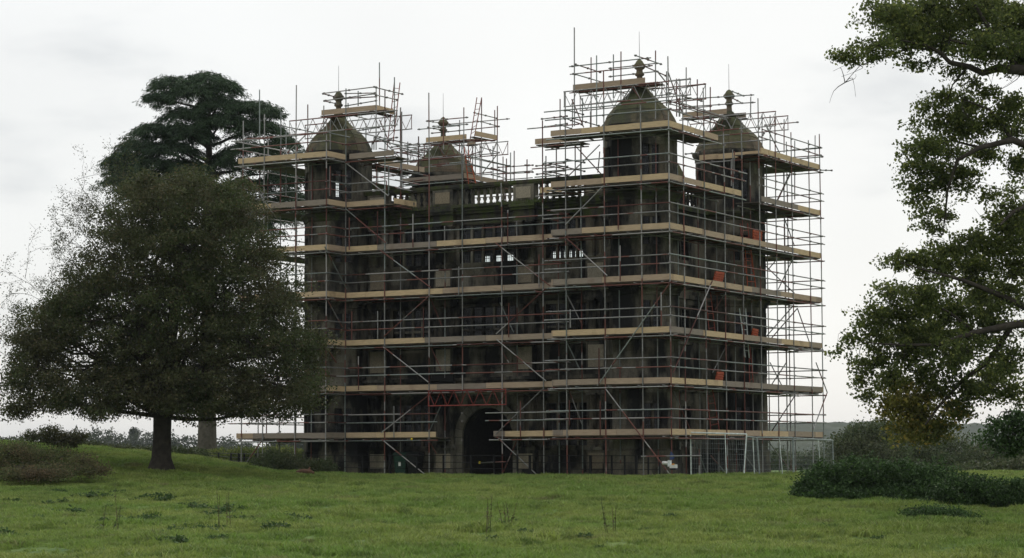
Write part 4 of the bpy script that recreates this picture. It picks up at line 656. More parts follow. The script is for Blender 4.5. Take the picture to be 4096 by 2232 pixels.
for (a, b, n, w, lv) in STR:
    A, B_, Nn = V2(*a), V2(*b), V2(*n); D = (B_-A).normalized(); Ls = (B_-A).length
    front = not (a[0] == -21 or (a[1] == 15.3 and b[1] == 15.3))
    for li in lv:
        L = LV[li]; deck = L-.235
        # toe boards
        t0 = -.12 if (a == (0, 0) or a[0] == -16.2) and rt.random() < .6 else 0.0
        s = 0.0
        while s < Ls-.01:
            e = min(s+rt.choice((3.9, 3.9, 3.0, 2.4)), Ls)
            if Ls-e < .5: e = Ls
            plank(TBM, 'toe_board', A+D*s-Nn*.0+Nn*.045, A+D*e+Nn*.045, .038, .225, L-.1125+rt.uniform(-.006, .006)); s = e; ntb += 1
        # deck boards
        k = 0; ww = .03
        while ww+.225 <= w+.12:
            s = -rt.uniform(0, 1.5)
            while s < Ls-.05:
                e = min(s+3.9, Ls); s0 = max(s, 0.0)
                vis = front and k < 5 and nb < 298
                plank(DBM, 'scaffold_board', A+D*s0+Nn*(.08+ww+.11), A+D*e+Nn*(.08+ww+.11), .218, .036, deck-.018-.002*(k % 2), None if vis else STUFFD); nb += vis; s += 3.9
            ww += .23; k += 1
        # ledgers
        zl = deck-.036-.052
        run('ledger', A-D*.12+V2(0, 0), B_+D*.12, 6.2) if False else None
        pa, pb = A-D*.15-Nn*.05, B_+D*.15-Nn*.05
        run('ledger', (pa.x, pa.y, zl-.04), (pb.x, pb.y, zl-.04))
        pa, pb = A+Nn*w, B_+Nn*w
        if front: run('ledger', (pa.x, pa.y, zl-.04), (pb.x, pb.y, zl-.04))
        # transoms
        s = .3
        while s < Ls and nleg < 292 and front:
            p = A+D*s-Nn*.14; q = A+D*s+Nn*(w+.12); tube('transom', (p.x, p.y, zl+.012), (q.x, q.y, zl+.012)); s += rt.uniform(1.0, 1.5); nleg += 1
        # guard rails
        zs_ = (L+.42, L+.76)
        if li == 6 and abs(a[1]-1.3) < .4: zs_ = (L+.42,)
        for zr in zs_:
            if nr < 290:
                pa, pb = A-D*.08-Nn*.055, B_+D*(.10+rt.random()*.25)-Nn*.055
                if li == 0 and a == (-5.3, 1.4): pb = V2(-9.17, 1.345)
                if li == 0 and a == (-11.65, 1.4): pa = V2(-11.73+.2, 1.345)
                z = zr+rt.uniform(-.015, .015); L0 = (pb-pa).length; n0 = max(1, math.ceil(L0/6.2)); nr += n0
                run('guard_rail', (pa.x, pa.y, z), (pb.x, pb.y, z))
o = sbuild(STUFFD, 'rear_deck_boards', DECK); o['kind'] = 'stuff'
# couplers where standards cross rails and ledgers
for xs2, y in ((FX, 0), (RX, 0), (MX, 1.4)):
    for x in xs2:
        for i, L in enumerate(LV):
            if y == 1.4 and i > 4: continue
            for zz in (L-.36, L+.42, L+.76): coupler((x, y-.03, zz))
for y in SY:
    for i, L in enumerate(LV):
        for zz in (L-.36, L+.42, L+.76): coupler((.03, y, zz))
        if y > 12: coupler((-1.2, y, L-.36))
for x in (-3.2, -1.6, 0):
    for L in LV:
        for zz in (L-.36, L+.42, L+.76): coupler((x, 15.33, zz))
# braces, short posts and the upper cages
for a, b in BRACES: tube('brace', a, b, which=rt.choice((0, 0, 0, 1, 2)))
for a, b in UPRIGHTS: tube('upright', a, b, which=rt.choice((0, 0, 0, 1, 1, 2))); 
for a, b in TOPRAILS:
    tube('cage_rail', a, b, which=rt.choice((0, 0, 0, 1, 1, 2))); a, b = Vector(a), Vector(b)
    for t_ in (.04, .5, .96): coupler(a.lerp(b, t_))
for a, b in POSTS: tube('toe_board_post', a, b, which=rt.choice((0, 2, 2)))
tube('low_rail', *LOWRAIL, which=0)
for ci_, (a, b) in enumerate(LATTICE):
    a, b = Vector(a), Vector(b); d = b-a; L = d.length; drop = Vector((0, 0, -.62)); red = 2 if ci_ == 8 else None
    parts = MB(); parts2 = []
    w0 = 3 if ci_ == 8 else 0
    tube('lattice_chord', a, b, which=w0); tube('lattice_chord', a+drop, b+drop, which=w0)
    n = max(2, round(L/.62)); 
    for i in range(n):
        p = a+d*(i/n); q = a+d*((i+.5)/n); r_ = a+d*((i+1)/n)
        for (s1, s2) in ((p, q+drop), (q+drop, r_)): parts.tube([s1, s2], [.014, .014], 5)
    for p in (a+d*.004, b-d*.004): parts.tube([p, p+drop], [.018, .018], 5)
    o = sbuild(parts, 'lattice_lacing', [um[3].materials[0]] if ci_ == 8 else TUBE)
# small platforms beside the finials
for i, (a, b) in enumerate(L8X):
    a, b = Vector(a), Vector(b); z = (a.z+b.z)/2; y = a.y
    plank(TBM, 'toe_board', V2(a.x, y), V2(b.x, y), .038, .225, z-.1125)
    ext = .0 if i in (1, 4, 6) else .55
    for k in range(3 if ext else 1): plank(DBM, 'scaffold_board', V2(a.x-.1, y+.15+.23*k), V2(b.x+ext, y+.15+.23*k), .218, .036, z-.25)
    if ext:
        for s in (.1, .5, .9):
            x = a.x+(b.x-a.x)*s; tube('transom', (x, y-.2, z-.3), (x, y+1.6, z-.3), which=2)
        tube('ledger', (a.x-.15, y-.03, z-.33), (b.x+.8, y-.03, z-.33), which=2)
for a, b in L8Y: a, b = Vector(a), Vector(b); plank(TBM, 'toe_board', V2(a.x, a.y), V2(b.x, b.y), .038, .225, (a.z+b.z)/2-.1125); plank(DBM, 'scaffold_board', V2(a.x-.2, a.y), V2(b.x-.2, b.y), .22, .036, a.z-.26)
# bracing props from the L8 platforms down to the caps
for (cx, cy), pl in ((TUR['FR'], 0), (TUR['FL'], 0), (TUR['BR'], 0), (TUR['BL'], 0)):
    for s in (-1, 1): tube('brace', (cx+.03*s, cy-.75, 15.65), (cx+.52*s, cy-.75, 15.0), which=0)
o = sbuild(COUP, 'couplers', flat('coupler_steel', (.22, .20, .19), .6, .3)); o['kind'] = 'stuff'
# yellow end caps
for p in ((-12.7, 1.2, 1.54), (-5.35, 1.25, 1.55), (-9.25, 1.0, .55)):
    s = MB(); s.lathe([(.01, -.05), (.045, -.03), (.045, .03), (.02, .05)], 8); o = s.build('end_cap', YELLOW, S, True); o.location = S_off+Vector(p)
tube('low_rail', (-9.25, 1.0, .55), (-8.0, 1.0, .58), which=0)

# ladders (each its own thing)
LLAB = ['tall red ladder standing above the parapet behind the rear left dome', 'orange ladder leaning on the slope of the rear left dome', 'red ladder rising beside the front left dome to its top platform', 'red ladder under the square orange guard in the middle of the right face', 'steel ladder half way up the far part of the right face', 'red ladder on the lowest lift of the right face', 'slim orange ladder on the fourth lift of the right face', 'short ladder below the faint orange guard near the far right corner', 'short ladder top beside the topmost orange guard on the right face']
for (a, b, c, d), lab in zip(LADDERS, LLAB):
    a, b, c, d = map(Vector, (a, b, c, d))
    if (a-b).length < 1.9 and a.z < 12: b = a+(b-a)*(2.1/(a-b).length); d = c+(d-c)*(2.1/(c-d).length)
    e = empty('ladder', (b+d)/2); tag(e, lab, 'ladder', 'ladders on the scaffolding'); off = -e.location
    m_ = GREYS if 'steel' in lab else ORANGE if 'orange ladder' in lab else REDL
    for p, q in ((a, b), (c, d)): s = MB(); s.tube([q, p], [.024, .024], 6); o = s.build('stile', m_, e); o.location = off
    n = int((a-b).length/.28)
    for i in range(1, n):
        s = MB(); s.tube([b.lerp(a, i/n), d.lerp(c, i/n)], [.013, .013], 5); o = s.build('rung', m_, e); o.location = off
GLAB = ['bright orange ladder guard just above the fourth boarded level of the right face', 'topmost orange ladder guard, near the far corner of the right face', 'faint orange ladder guard on the third level near the far right corner', 'lowest orange ladder guard, above the second boarded level of the right face']
for q, lab in zip(GUARDS, GLAB):
    q = [Vector(p) for p in q]; c = sum(q, Vector())/4; s = MB(); n = Vector((.02, 0, 0))
    s.add([p-c-n for p in q]+[p-c+n for p in q], [(0, 1, 2, 3), (7, 6, 5, 4), (0, 4, 5, 1), (1, 5, 6, 2), (2, 6, 7, 3), (3, 7, 4, 0)])
    for t_ in (.25, .5, .75): a_, b_ = q[0].lerp(q[3], t_)-c+n*1.6, q[1].lerp(q[2], t_)-c+n*1.6; s.tube([a_, b_], [.02, .02], 5)
    o = s.build('ladder_guard', ORANGE); o.location = c; tag(o, lab, 'ladder guard', 'orange ladder guards')

# ------------------------------------------------------------------ temporary mesh fence panels
FLAB = ['leftmost wire mesh fence panel, the widest one at the corner of the scaffolding', 'narrow edge-on mesh fence panel right of the widest panel', 'third wire mesh fence panel, under the right end of the scaffolding', 'farthest wire mesh fence panel, half hidden by the dark bush']
for q, lab in zip(MESHFENCE, FLAB):
    tl, tr, br, bl = map(Vector, q); e = empty('mesh_fence_panel', bl); tag(e, lab, 'fence panel', 'temporary mesh fence panels'); off = -e.location; gm = GREYS if 'leftmost' in lab else GREYD
    for nm, a, b in (('frame_tube', tl, tr), ('frame_tube', tr, br), ('frame_tube', br, bl), ('frame_tube', bl, tl)):
        s = MB(); s.tube([a, b], [.029, .029], 6); o = s.build(nm, gm, e); o.location = off
    w = (tr-tl).length
    if w > 1.5: s = MB(); s.tube([tl.lerp(tr, .62), bl.lerp(br, .68)], [.019, .019], 6); o = s.build('frame_tube', GREYS, e); o.location = off
    s = MB(); n = int(w/.075)
    for i in range(1, n): s.tube([tl.lerp(tr, i/n), bl.lerp(br, i/n)], [.0022, .0022], 3, cap=False)
    for i in range(1, 9): s.tube([tl.lerp(bl, i/9), tr.lerp(br, i/9)], [.0025, .0025], 3, cap=False)
    o = s.build('wire_mesh', WIREM if gm is GREYS else GREYD, e); o.location = off
    for b0 in (bl, br): s = MB(); s.box(b0.x-.3, b0.x+.3, b0.y-.1, b0.y+.1, b0.z-.05, b0.z+.06); o = s.build('foot_block', BINK, e); o.location = off

# ------------------------------------------------------------------ black estate railing
e = empty('estate_railing', RAILPOSTS[0][0]); tag(e, 'low black iron estate railing running along the foot of the scaffolding', 'railing'); off = -e.location
for i, (b, t_) in enumerate(RAILPOSTS):
    b, t_ = Vector(b), Vector(t_); s = MB(); w = .028 if i % 3 else .042; s.box(b.x-w, b.x+w, b.y-w, b.y+w, b.z-.1, t_.z+.03); o = s.build('post', IRON, e); o.location = off
for k in range(4):
    for i in range(len(RAILPOSTS)-1):
        (b0, t0), (b1, t1) = RAILPOSTS[i], RAILPOSTS[i+1]; f = (1, .68, .38, .1)[k]
        s = MB(); s.tube([Vector(b0).lerp(Vector(t0), f), Vector(b1).lerp(Vector(t1), f)], [.014, .014], 5); o = s.build('rail', IRON, e); o.location = off

# ------------------------------------------------------------------ small things on the ground and the scaffold
def wheelie(p, rz, m_, lab):
    e = empty('wheelie_bin', p, rz); tag(e, lab, 'bin', 'wheelie bins by the wall')
    s = MB(); z0, z1 = .06, .92
    s.add([(-.21, -.22, z0), (.21, -.22, z0), (.21, .22, z0), (-.21, .22, z0), (-.28, -.30, z1), (.28, -.30, z1), (.28, .33, z1), (-.28, .33, z1)], [(3, 2, 1, 0), (4, 5, 6, 7), (0, 1, 5, 4), (1, 2, 6, 5), (2, 3, 7, 6), (3, 0, 4, 7)]); s.box(-.3, .3, -.32, .35, z1-.06, z1-.001)
    s.build('body', m_, e); s = MB(); s.add([(-.3, -.34, z1), (.3, -.34, z1), (.3, .38, z1+.06), (-.3, .38, z1+.06), (-.29, -.3, z1+.04), (.29, -.3, z1+.04), (.29, .36, z1+.10), (-.29, .36, z1+.10)], [(3, 2, 1, 0), (4, 5, 6, 7), (0, 1, 5, 4), (1, 2, 6, 5), (2, 3, 7, 6), (3, 0, 4, 7)]); s.build('lid', m_, e)
    s = MB(); s.tube([(-.27, .42, z1), (.27, .42, z1)], [.018, .018], 6); s.build('handle', m_, e)
    for sx in (-.26, .26): s = MB(); s.tube([(sx-.03, .27, .1), (sx+.03, .27, .1)], [.1, .1], 12); s.build('wheel', BINK, e)
    return e
b1 = wheelie((-13.75, 2.05, 0), .25, BINM, 'dark green wheelie bin with a small white label on its front'); s = MB(); s.box(-.05, .05, -.30, -.285, .42, .60, 0); s.build('label', WHITE, b1)
b2 = wheelie((-13.12, 2.1, 0), .2, BINK, 'black wheelie bin right of the dark green one, by the wall')
# hoist at the near corner
e = empty('hoist', (.0, -.16, .35)); tag(e, 'white electric hoist hanging on the near corner scaffold pole', 'hoist')
s = MB(); s.tube([(-.30, -.02, .18), (-.06, -.02, .17)], [.07, .07], 14); s.build('motor', WHITE, e, True)
s = MB(); s.box(-.06, .04, -.08, .06, .04, .28); s.build('clamp', GREYS, e)
s = MB(); s.box(.03, .29, -.1, .06, -.02, .12); bd = s.build('housing', WHITE, e); s = MB(); s.box(.12, .24, -.109, -.101, .121-.015, .15); s.build('warning_label', LABO, bd)
s = MB(); s.box(.05, .3, -.11, .07, -.09, -.021); s.build('base', BINK, e)
s = MB(); s.add([(.02, -.05, .3), (.14, -.05, .3), (.2, .02, .42), (.05, -.02, .62), (-.01, .0, .5)], [(0, 1, 2, 3, 4)]); s.add([(.02, .02, .3), (.14, .05, .3), (.2, .04, .42), (.05, .03, .62), (-.01, .03, .5)], [(4, 3, 2, 1, 0)]); s.build('cloth', BLUEC, e)
# yellow sack on second level
r4 = random.Random(4); s = MB(); s.lathe([(.05, 0), (.2, .02), (.24, .08), (.2, .15), (.05, .19)], 10); s.v = [(x*1.5+r4.uniform(-.02, .02), y*.7, z+r4.uniform(-.01, .01)) for x, y, z in s.v]
o = s.build('sack', YELLOW, None, True); o.location = (-17.85, .75, 3.72-.1); tag(o, 'yellow sack lying on the second level boards at the left end', 'sack')
# fallen log
p = gpt(1222, 84.5, .06); s = MB(); s.tube([(-.32, 0, .02), (-.1, .02, .06), (.2, .0, .05), (.36, -.03, 0)], [.09, .12, .11, .07], 10); s.tube([(.1, 0, .08), (.2, .05, .24)], [.05, .03], 6)
o = s.build('log', flat('reddish_wood', (.12, .065, .04), .9), None, True); o.location = p; o.rotation_euler = (0, 0, .4); tag(o, 'short brown log lying in the grass by the small bush', 'log')
# ------------------------------------------------------------------ foliage
def leaf_cloud(centres, per, spread, size, aspect=.55, droop=0., flat_=1., rs=None, along=None):
    """rhombic leaves round cluster centres -> vertex and face arrays"""
    rs = rs or np.random.default_rng(1)
    n = len(centres)*per; C0 = np.repeat(centres, per, 0) + rs.normal(0, 1, (n, 3))*np.array([spread, spread, spread*flat_])
    d = rs.normal(0, 1, (n, 3)); d[:, 2] -= droop
    if along is not None: d = d*.45 + np.repeat(along, per, 0)
    d /= np.linalg.norm(d, axis=1, keepdims=True)
    w = np.cross(d, rs.normal(0, 1, (n, 3))); w /= np.linalg.norm(w, axis=1, keepdims=True)+1e-9
    nn = np.cross(d, w); s = size*rs.uniform(.6, 1.35, (n, 1))
    v0 = C0-d*s*.5; v2 = C0+d*s*.5; v1 = C0+w*s*aspect*.5+nn*s*.10; v3 = C0-w*s*aspect*.5+nn*s*.10
    V = np.stack([v0, v1, v2, v3], 1).reshape(-1, 3); i = np.arange(n)*4
    return V, np.stack([i, i+1, i+2, i+3], -1)
def np_mesh(name, V, F, mats):
    me = bpy.data.meshes.new(name); nv, nf = len(V), len(F); me.vertices.add(nv); me.vertices.foreach_set('co', V.astype(np.float32).ravel())
    me.loops.add(nf*4); me.loops.foreach_set('vertex_index', F.astype(np.int32).ravel()); me.polygons.add(nf)
    me.polygons.foreach_set('loop_start', (np.arange(nf)*4).astype(np.int32)); me.polygons.foreach_set('loop_total', np.full(nf, 4, np.int32))
    for m in mats: me.materials.append(m)
    me.update(calc_edges=True); return me
def spray_points(blobs, n, rs, shell, dens, sr):
    """leaf sprays: sub-clumps spread through each blob, ragged outside it"""
    R3 = np.array(Rh); F3 = np.array(Fh); U3 = np.array((0, 0, 1.)); sc = []; si = []
    for i, b in enumerate(blobs):
        m = max(5, int(dens*(b[1]*b[3]+.5*b[1]*b[2]))); d = rs.normal(0, 1, (m, 3)); d /= np.linalg.norm(d, axis=1, keepdims=True)
        r = shell+(1.12-shell)*rs.uniform(0, 1, (m, 1))**.7; q = d*r*np.array(b[1:4]); sc.append(np.array(tuple(b[0]))+q[:, :1]*R3+q[:, 1:2]*F3+q[:, 2:]*U3); si += [i]*m
    sc = np.concatenate(sc); si = np.array(si); k = rs.integers(0, len(sc), n); s = sr*rs.uniform(.6, 1.5, len(sc))[k][:, None]
    g = rs.normal(0, 1, (n, 3))*s*np.array((1, 1, .42)); return sc[k]+g, sc[k]-g, si[k]
def shell_points(blobs, n, rs, shell=.45, noise_amp=.28):
    """blobs: (centre Vector, rx(sideways), ry(depth), rz)"""
    w = np.array([b[1]*b[3]+b[1]*b[2] for b in blobs]); idx = rs.choice(len(blobs), n, p=w/w.sum())
    c = np.array([tuple(b[0]) for b in blobs])[idx]; rad = np.array([b[1:4] for b in blobs])[idx]
    d = rs.normal(0, 1, (n, 3)); d /= np.linalg.norm(d, axis=1, keepdims=True); r = (shell+(1-shell)*rs.uniform(0, 1, (n, 1))**.6)
    k = np.array([mnoise.noise(Vector((float(a[0])*2.1+float(i)*3.7, float(a[1])*2.1, float(a[2])*2.1))) for a, i in zip(d, idx)])[:, None]
    q = d*r*rad*(1+noise_amp*2*k)
    R3 = np.array(Rh); F3 = np.array(Fh); U3 = np.array((0, 0, 1.)); return c + q[:, :1]*R3 + q[:, 1:2]*F3 + q[:, 2:]*U3, d, idx
def branch_net(mb, root, targets, r0, rs, bend=.12, n=5, thin=.25, lo=.014):
    for t_ in targets:
        root_ = Vector(root); t_ = Vector(t_); L = (t_-root_).length; pts = []; rad = []
        off = Vector(rs.normal(0, 1, 3))*L*bend
        for i in range(n+1):
            f = i/n; p = root_.lerp(t_, f)+off*math.sin(f*math.pi)+Vector((0, 0, 1))*L*.06*math.sin(f*math.pi)+Vector(rs.normal(0, 1, 3))*L*.015*(0 < i < n); pts.append(p); rad.append(max(lo, r0*(1-f)**1.1+r0*thin*f*.5))
        mb.tube(pts, rad, 6, cap=False)
def make_tree(name, label, trunk, blobs, lm, bark, ncl, per, spread, size, seed, group=None, cat='tree', leaf2=None, twigs=150, shell=.45, limb_r=.12, droop=.3, aspect=.6, limb_from=None, flat_=.8, extra=None, twig_r=.012, spray=None):
    rs = np.random.default_rng(seed); base = Vector(trunk[0][0]) if trunk else Vector(blobs[0][0])
    if trunk: e = empty(name, base)
    else: e = empty(name, Vector((base.x, base.y, gz(base.x, base.y))))
    tag(e, label, cat, group); off = -e.location
    P, D, idx = spray_points(blobs, ncl, rs, shell, *spray) if spray else shell_points(blobs, ncl, rs, shell)
    keepz = P[:, 2] > hgt(*np.array([uv(p) for p in P]).T)+.03; P, idx = P[keepz], idx[keepz]
    V, F = leaf_cloud(P, per, spread, size, aspect, droop, flat_, rs)
    o = link('crown' if cat == 'tree' else 'foliage', np_mesh('crown', V+np.array(off), F, [lm]), e)
    if leaf2:
        P2, D2, _ = spray_points(leaf2[0], leaf2[1], rs, .2, 75, .1); V, F = leaf_cloud(P2, per, spread, size, aspect, droop, flat_, rs); link('yellow_foliage', np_mesh('crown', V+np.array(off), F, [leaf2[2]]), e)
    if trunk:
        mb = MB(); mb.tube([p for p, r in trunk], [r for p, r in trunk], 14, cap=True); o = mb.build('trunk', bark, e, True); o.location = off
    lb = MB(); tr = [Vector(p) for p, r in trunk] if trunk else [base-Vector((0, 0, blobs[0][3]))]
    for b in blobs:
        cands = [p for p in tr if tr[0].z+2.0 < p.z < b[0].z+.3] or [tr[min(5, len(tr)-1)]]
        root = limb_from or (min(cands, key=lambda p: (p-b[0]).length) if len(cands) < 3 else cands[int(rs.integers(max(0, len(cands)-4), len(cands)))])
        if limb_r > 0: branch_net(lb, root, [b[0]], limb_r, rs)
    tw = rs.choice(len(P), min(twigs, len(P)), replace=False)
    for i in tw:
        c = blobs[idx[i]][0]; branch_net(lb, c, [Vector(P[i])], twig_r*1.8, rs, n=3, lo=twig_r*.5)
    if lb.v: o = lb.build('limbs', bark, e, True); o.location = off; o['kind'] = 'stuff'
    if extra: extra(e, off, rs)
    return e
def B(px, py, d, rx, rz, ry=None): return (pt(px, py, d), rx, ry if ry else rx, rz)

# --- broad dark tree in front on the left
D1 = 78.0; bl = []
HB = [(640, 840, 1.9, 1.1), (850, 860, 1.9, 1.1), (500, 970, 1.3, .9), (400, 1060, .9, .7), (310, 1180, .9, .6), (270, 1240, 1.0, .6), (160, 1360, .8, .6), (760, 1000, 2.4, 1.3), (1000, 1030, 1.4, 1.0), (390, 1150, 1.3, .8), (600, 1180, 2.2, 1.2), (900, 1190, 2.2, 1.2), (1120, 1200, 1.1, 1.1),
      (230, 1300, 1.5, .8), (450, 1340, 1.9, 1.1), (720, 1370, 2.3, 1.3), (1000, 1370, 1.9, 1.2), (1180, 1390, 1.0, 1.0), (150, 1470, 1.0, .75), (340, 1510, 1.7, .9), (600, 1540, 2.1, .9), (880, 1550, 2.1, .9), (1110, 1540, 1.4, .9), (1230, 1500, .6, .6), (1260, 1400, .5, .5), (1200, 1600, .8, .35), (100, 1440, .7, .5), (70, 1540, .6, .45), (110, 1380, .5, .4), (60, 1640, .5, .3), (280, 1200, .9, .6), (200, 1380, 1.0, .6), (580, 780, .9, .6), (940, 800, .8, .7), (720, 740, 1.6, .6), (170, 1590, .9, .5), (380, 1630, 1.6, .45), (1010, 1640, 1.5, .4), (760, 1620, 1.7, .45)]
rb = random.Random(3)
for px, py, rx, rz in HB:
    bl.append(B(px, py, D1-1.6, rx*.92, rz*.95)); bl.append(B(px+rb.uniform(-20, 20), py, D1+1.8, rx*.92, rz*.95))
g0 = gpt(652, D1)
trunk = [(g0+Vector((0, 0, -.25)), .80), (g0+Vector((0, 0, .06)), .50), (g0+Vector((.0, 0, .45)), .36), (g0+Vector((.02, 0, 1.2)), .32), (g0+Vector((.03, 0, 1.9)), .33), (g0+Vector((.08, 0, 2.8)), .34), (g0+Vector((.25, .1, 4.5)), .24), (g0+Vector((.5, .2, 6.5)), .15), (g0+Vector((.6, .2, 9.2)), .05)]
def dead_twigs(e, off, rs):
    mb = MB(); r = random.Random(9); tips = []
    def grow(p, d, L, rad, depth):
        pts = [p]; rr = [rad]
        for i in range(5):
            d = (d+Vector((r.gauss(0, .16), r.gauss(0, .16), r.gauss(0, .12)))).normalized(); p = p+d*L/5; pts.append(p); (tips.append(tuple(p)) if depth < 3 and r.random() < .5 else None); rr.append(max(.004, rad*(1-(i+1)/6)))
            if depth and i > 0 and r.random() < .85:
                a = Vector((r.gauss(0, 1), r.gauss(0, 1), r.gauss(0, .8))).normalized(); grow(p, (d*.7+a*.75).normalized(), L*.55, rad*.5, depth-1)
        mb.tube(pts, rr, 4, cap=False)
    for px, py, tx, ty in ((480, 900, 340, 690), (470, 900, 390, 680), (440, 950, 310, 760), (400, 1020, 310, 850), (350, 1120, 270, 960), (300, 1180, 200, 1060), (230, 1250, 140, 1150), (140, 1400, 70, 1320), (1080, 1000, 1180, 930), (1000, 950, 1090, 870), (420, 920, 350, 720), (460, 930, 330, 800), (380, 1050, 290, 900), (450, 860, 370, 640), (430, 900, 300, 700), (390, 980, 280, 820), (330, 1100, 230, 930), (120, 1300, 60, 1250)):
        a, b = pt(px, py, D1+r.uniform(-1, 1)), pt(tx, ty, D1+r.uniform(-1.5, 1.5)); grow(a, (b-a).normalized(), (b-a).length*.85, .02, 3)
    V, F = leaf_cloud(np.array(tips), 3, .10, .06, .6, 0, 1, rs); link('sparse_leaves', np_mesh('crown', V+np.array(off), F, [HAW]), e)
    o = mb.build('bare_twigs', BARK, e); o.location = off; o['kind'] = 'stuff'
make_tree('hawthorn_tree', 'broad dark round-crowned tree with a stout short trunk in the left foreground', trunk, bl, HAW, BARK, 15500, 19, .13, .09, 21, twigs=420, shell=.25, spray=(12, .24), limb_r=.09, droop=.2, extra=dead_twigs)

# --- cedar behind it
D2 = 115.0; CB = [(475, 650, .9, .22), (500, 705, 1.3, .25), (590, 750, 1.8, .25), (1170, 690, .8, .2), (1180, 850, .8, .2), (760, 520, 1.6, .3), (835, 300, 1.4, .3), (690, 320, 1.4, .28), (900, 330, 1.0, .25), (780, 350, 2.2, .4), (640, 375, .9, .2), (880, 400, 1.8, .35), (1000, 415, 1.7, .28), (1070, 440, .7, .18), (740, 440, 1.7, .35), (900, 470, 2.4, .4), (620, 500, 1.4, .28), (720, 510, 1.8, .3), (1040, 500, 1.6, .3), (1130, 560, 1.0, .3),
   (560, 570, 1.4, .25), (680, 580, 2.2, .32), (1000, 580, 1.9, .35), (500, 620, 1.0, .22), (620, 640, 2.2, .32), (760, 650, 1.8, .35), (1080, 640, 1.2, .3), (540, 680, 1.4, .22), (700, 710, 2.4, .3), (900, 640, 1.3, .3), (1120, 700, 1.2, .3), (980, 720, 1.8, .3), (1160, 770, 1.0, .25), (1050, 800, 1.6, .3), (850, 770, 2.6, .3), (960, 880, 2.4, .3), (1120, 860, 1.0, .22)]
g0 = gpt(833, D2); g0.z = .75
rs = np.random.default_rng(5)
e = empty('cedar_tree', g0); tag(e, 'tall flat-topped cedar with layered blue-green branches behind the dark round tree', 'tree'); off = -e.location
Ps = []; Ds = []
for px, py, rx, rz in CB:
    for dd, sc in ((-2.0, .75), (0, 1.0), (2.2, .8)):
        c = pt(px+rs.uniform(-10, 10), py+rs.uniform(-6, 10), D2+dd); n = int(88*rx*sc)
        a = rs.uniform(0, 6.283, n); rr = np.sqrt(rs.uniform(0, 1, n)); rr = rr*(1+.25*np.sin(a*5+px))
        q = np.stack([rr*np.cos(a)*rx*sc, rr*np.sin(a)*rx*sc*.9, -(rr**2)*rz*1.7+rs.normal(0, rz*.3, n)], -1)
        Pw = np.array(c)+q[:, :1]*np.array(Rh)+q[:, 1:2]*np.array(Fh)+q[:, 2:]*np.array((0, 0, 1.)); Ps.append(Pw)
        dv = np.cos(a)[:, None]*np.array(Rh)+np.sin(a)[:, None]*np.array(Fh); dv[:, 2] -= .25+.6*rr; Ds.append(dv)
Ps, Ds = np.concatenate(Ps), np.concatenate(Ds)
V, F = leaf_cloud(Ps, 17, .12, .21, .17, 0, .45, rs, along=Ds); link('crown', np_mesh('crown', V+np.array(off), F, [CED]), e)
mb = MB(); top = pt(838, 330, D2); pts = [g0-Vector((0, 0, .3)), g0+Vector((0, 0, .6)), g0+Vector((0, 0, 3)), g0+Vector((0, 0, 7)), g0.lerp(top, .6), g0.lerp(top, .8), top]
mb.tube(pts, [.72, .52, .44, .36, .27, .18, .05], 14); o = mb.build('trunk', BARKG, e, True); o.location = off
mb = MB()
for px, py, rx, rz in CB:
    c = pt(px, py+8, D2); tz = c.z-rx*.25; f = (tz-g0.z)/(top.z-g0.z); root = g0.lerp(top, min(.98, max(.2, f-.03))); branch_net(mb, root, [c], .10, rs, bend=.04)
    for k in range(5): branch_net(mb, c, [c+Rh*float(rs.uniform(-1, 1))*rx+Fh*float(rs.uniform(-1, 1))*rx-Vector((0, 0, rz*.5))], .03, rs, n=3)
o = mb.build('limbs', BARK, e, True); o.location = off

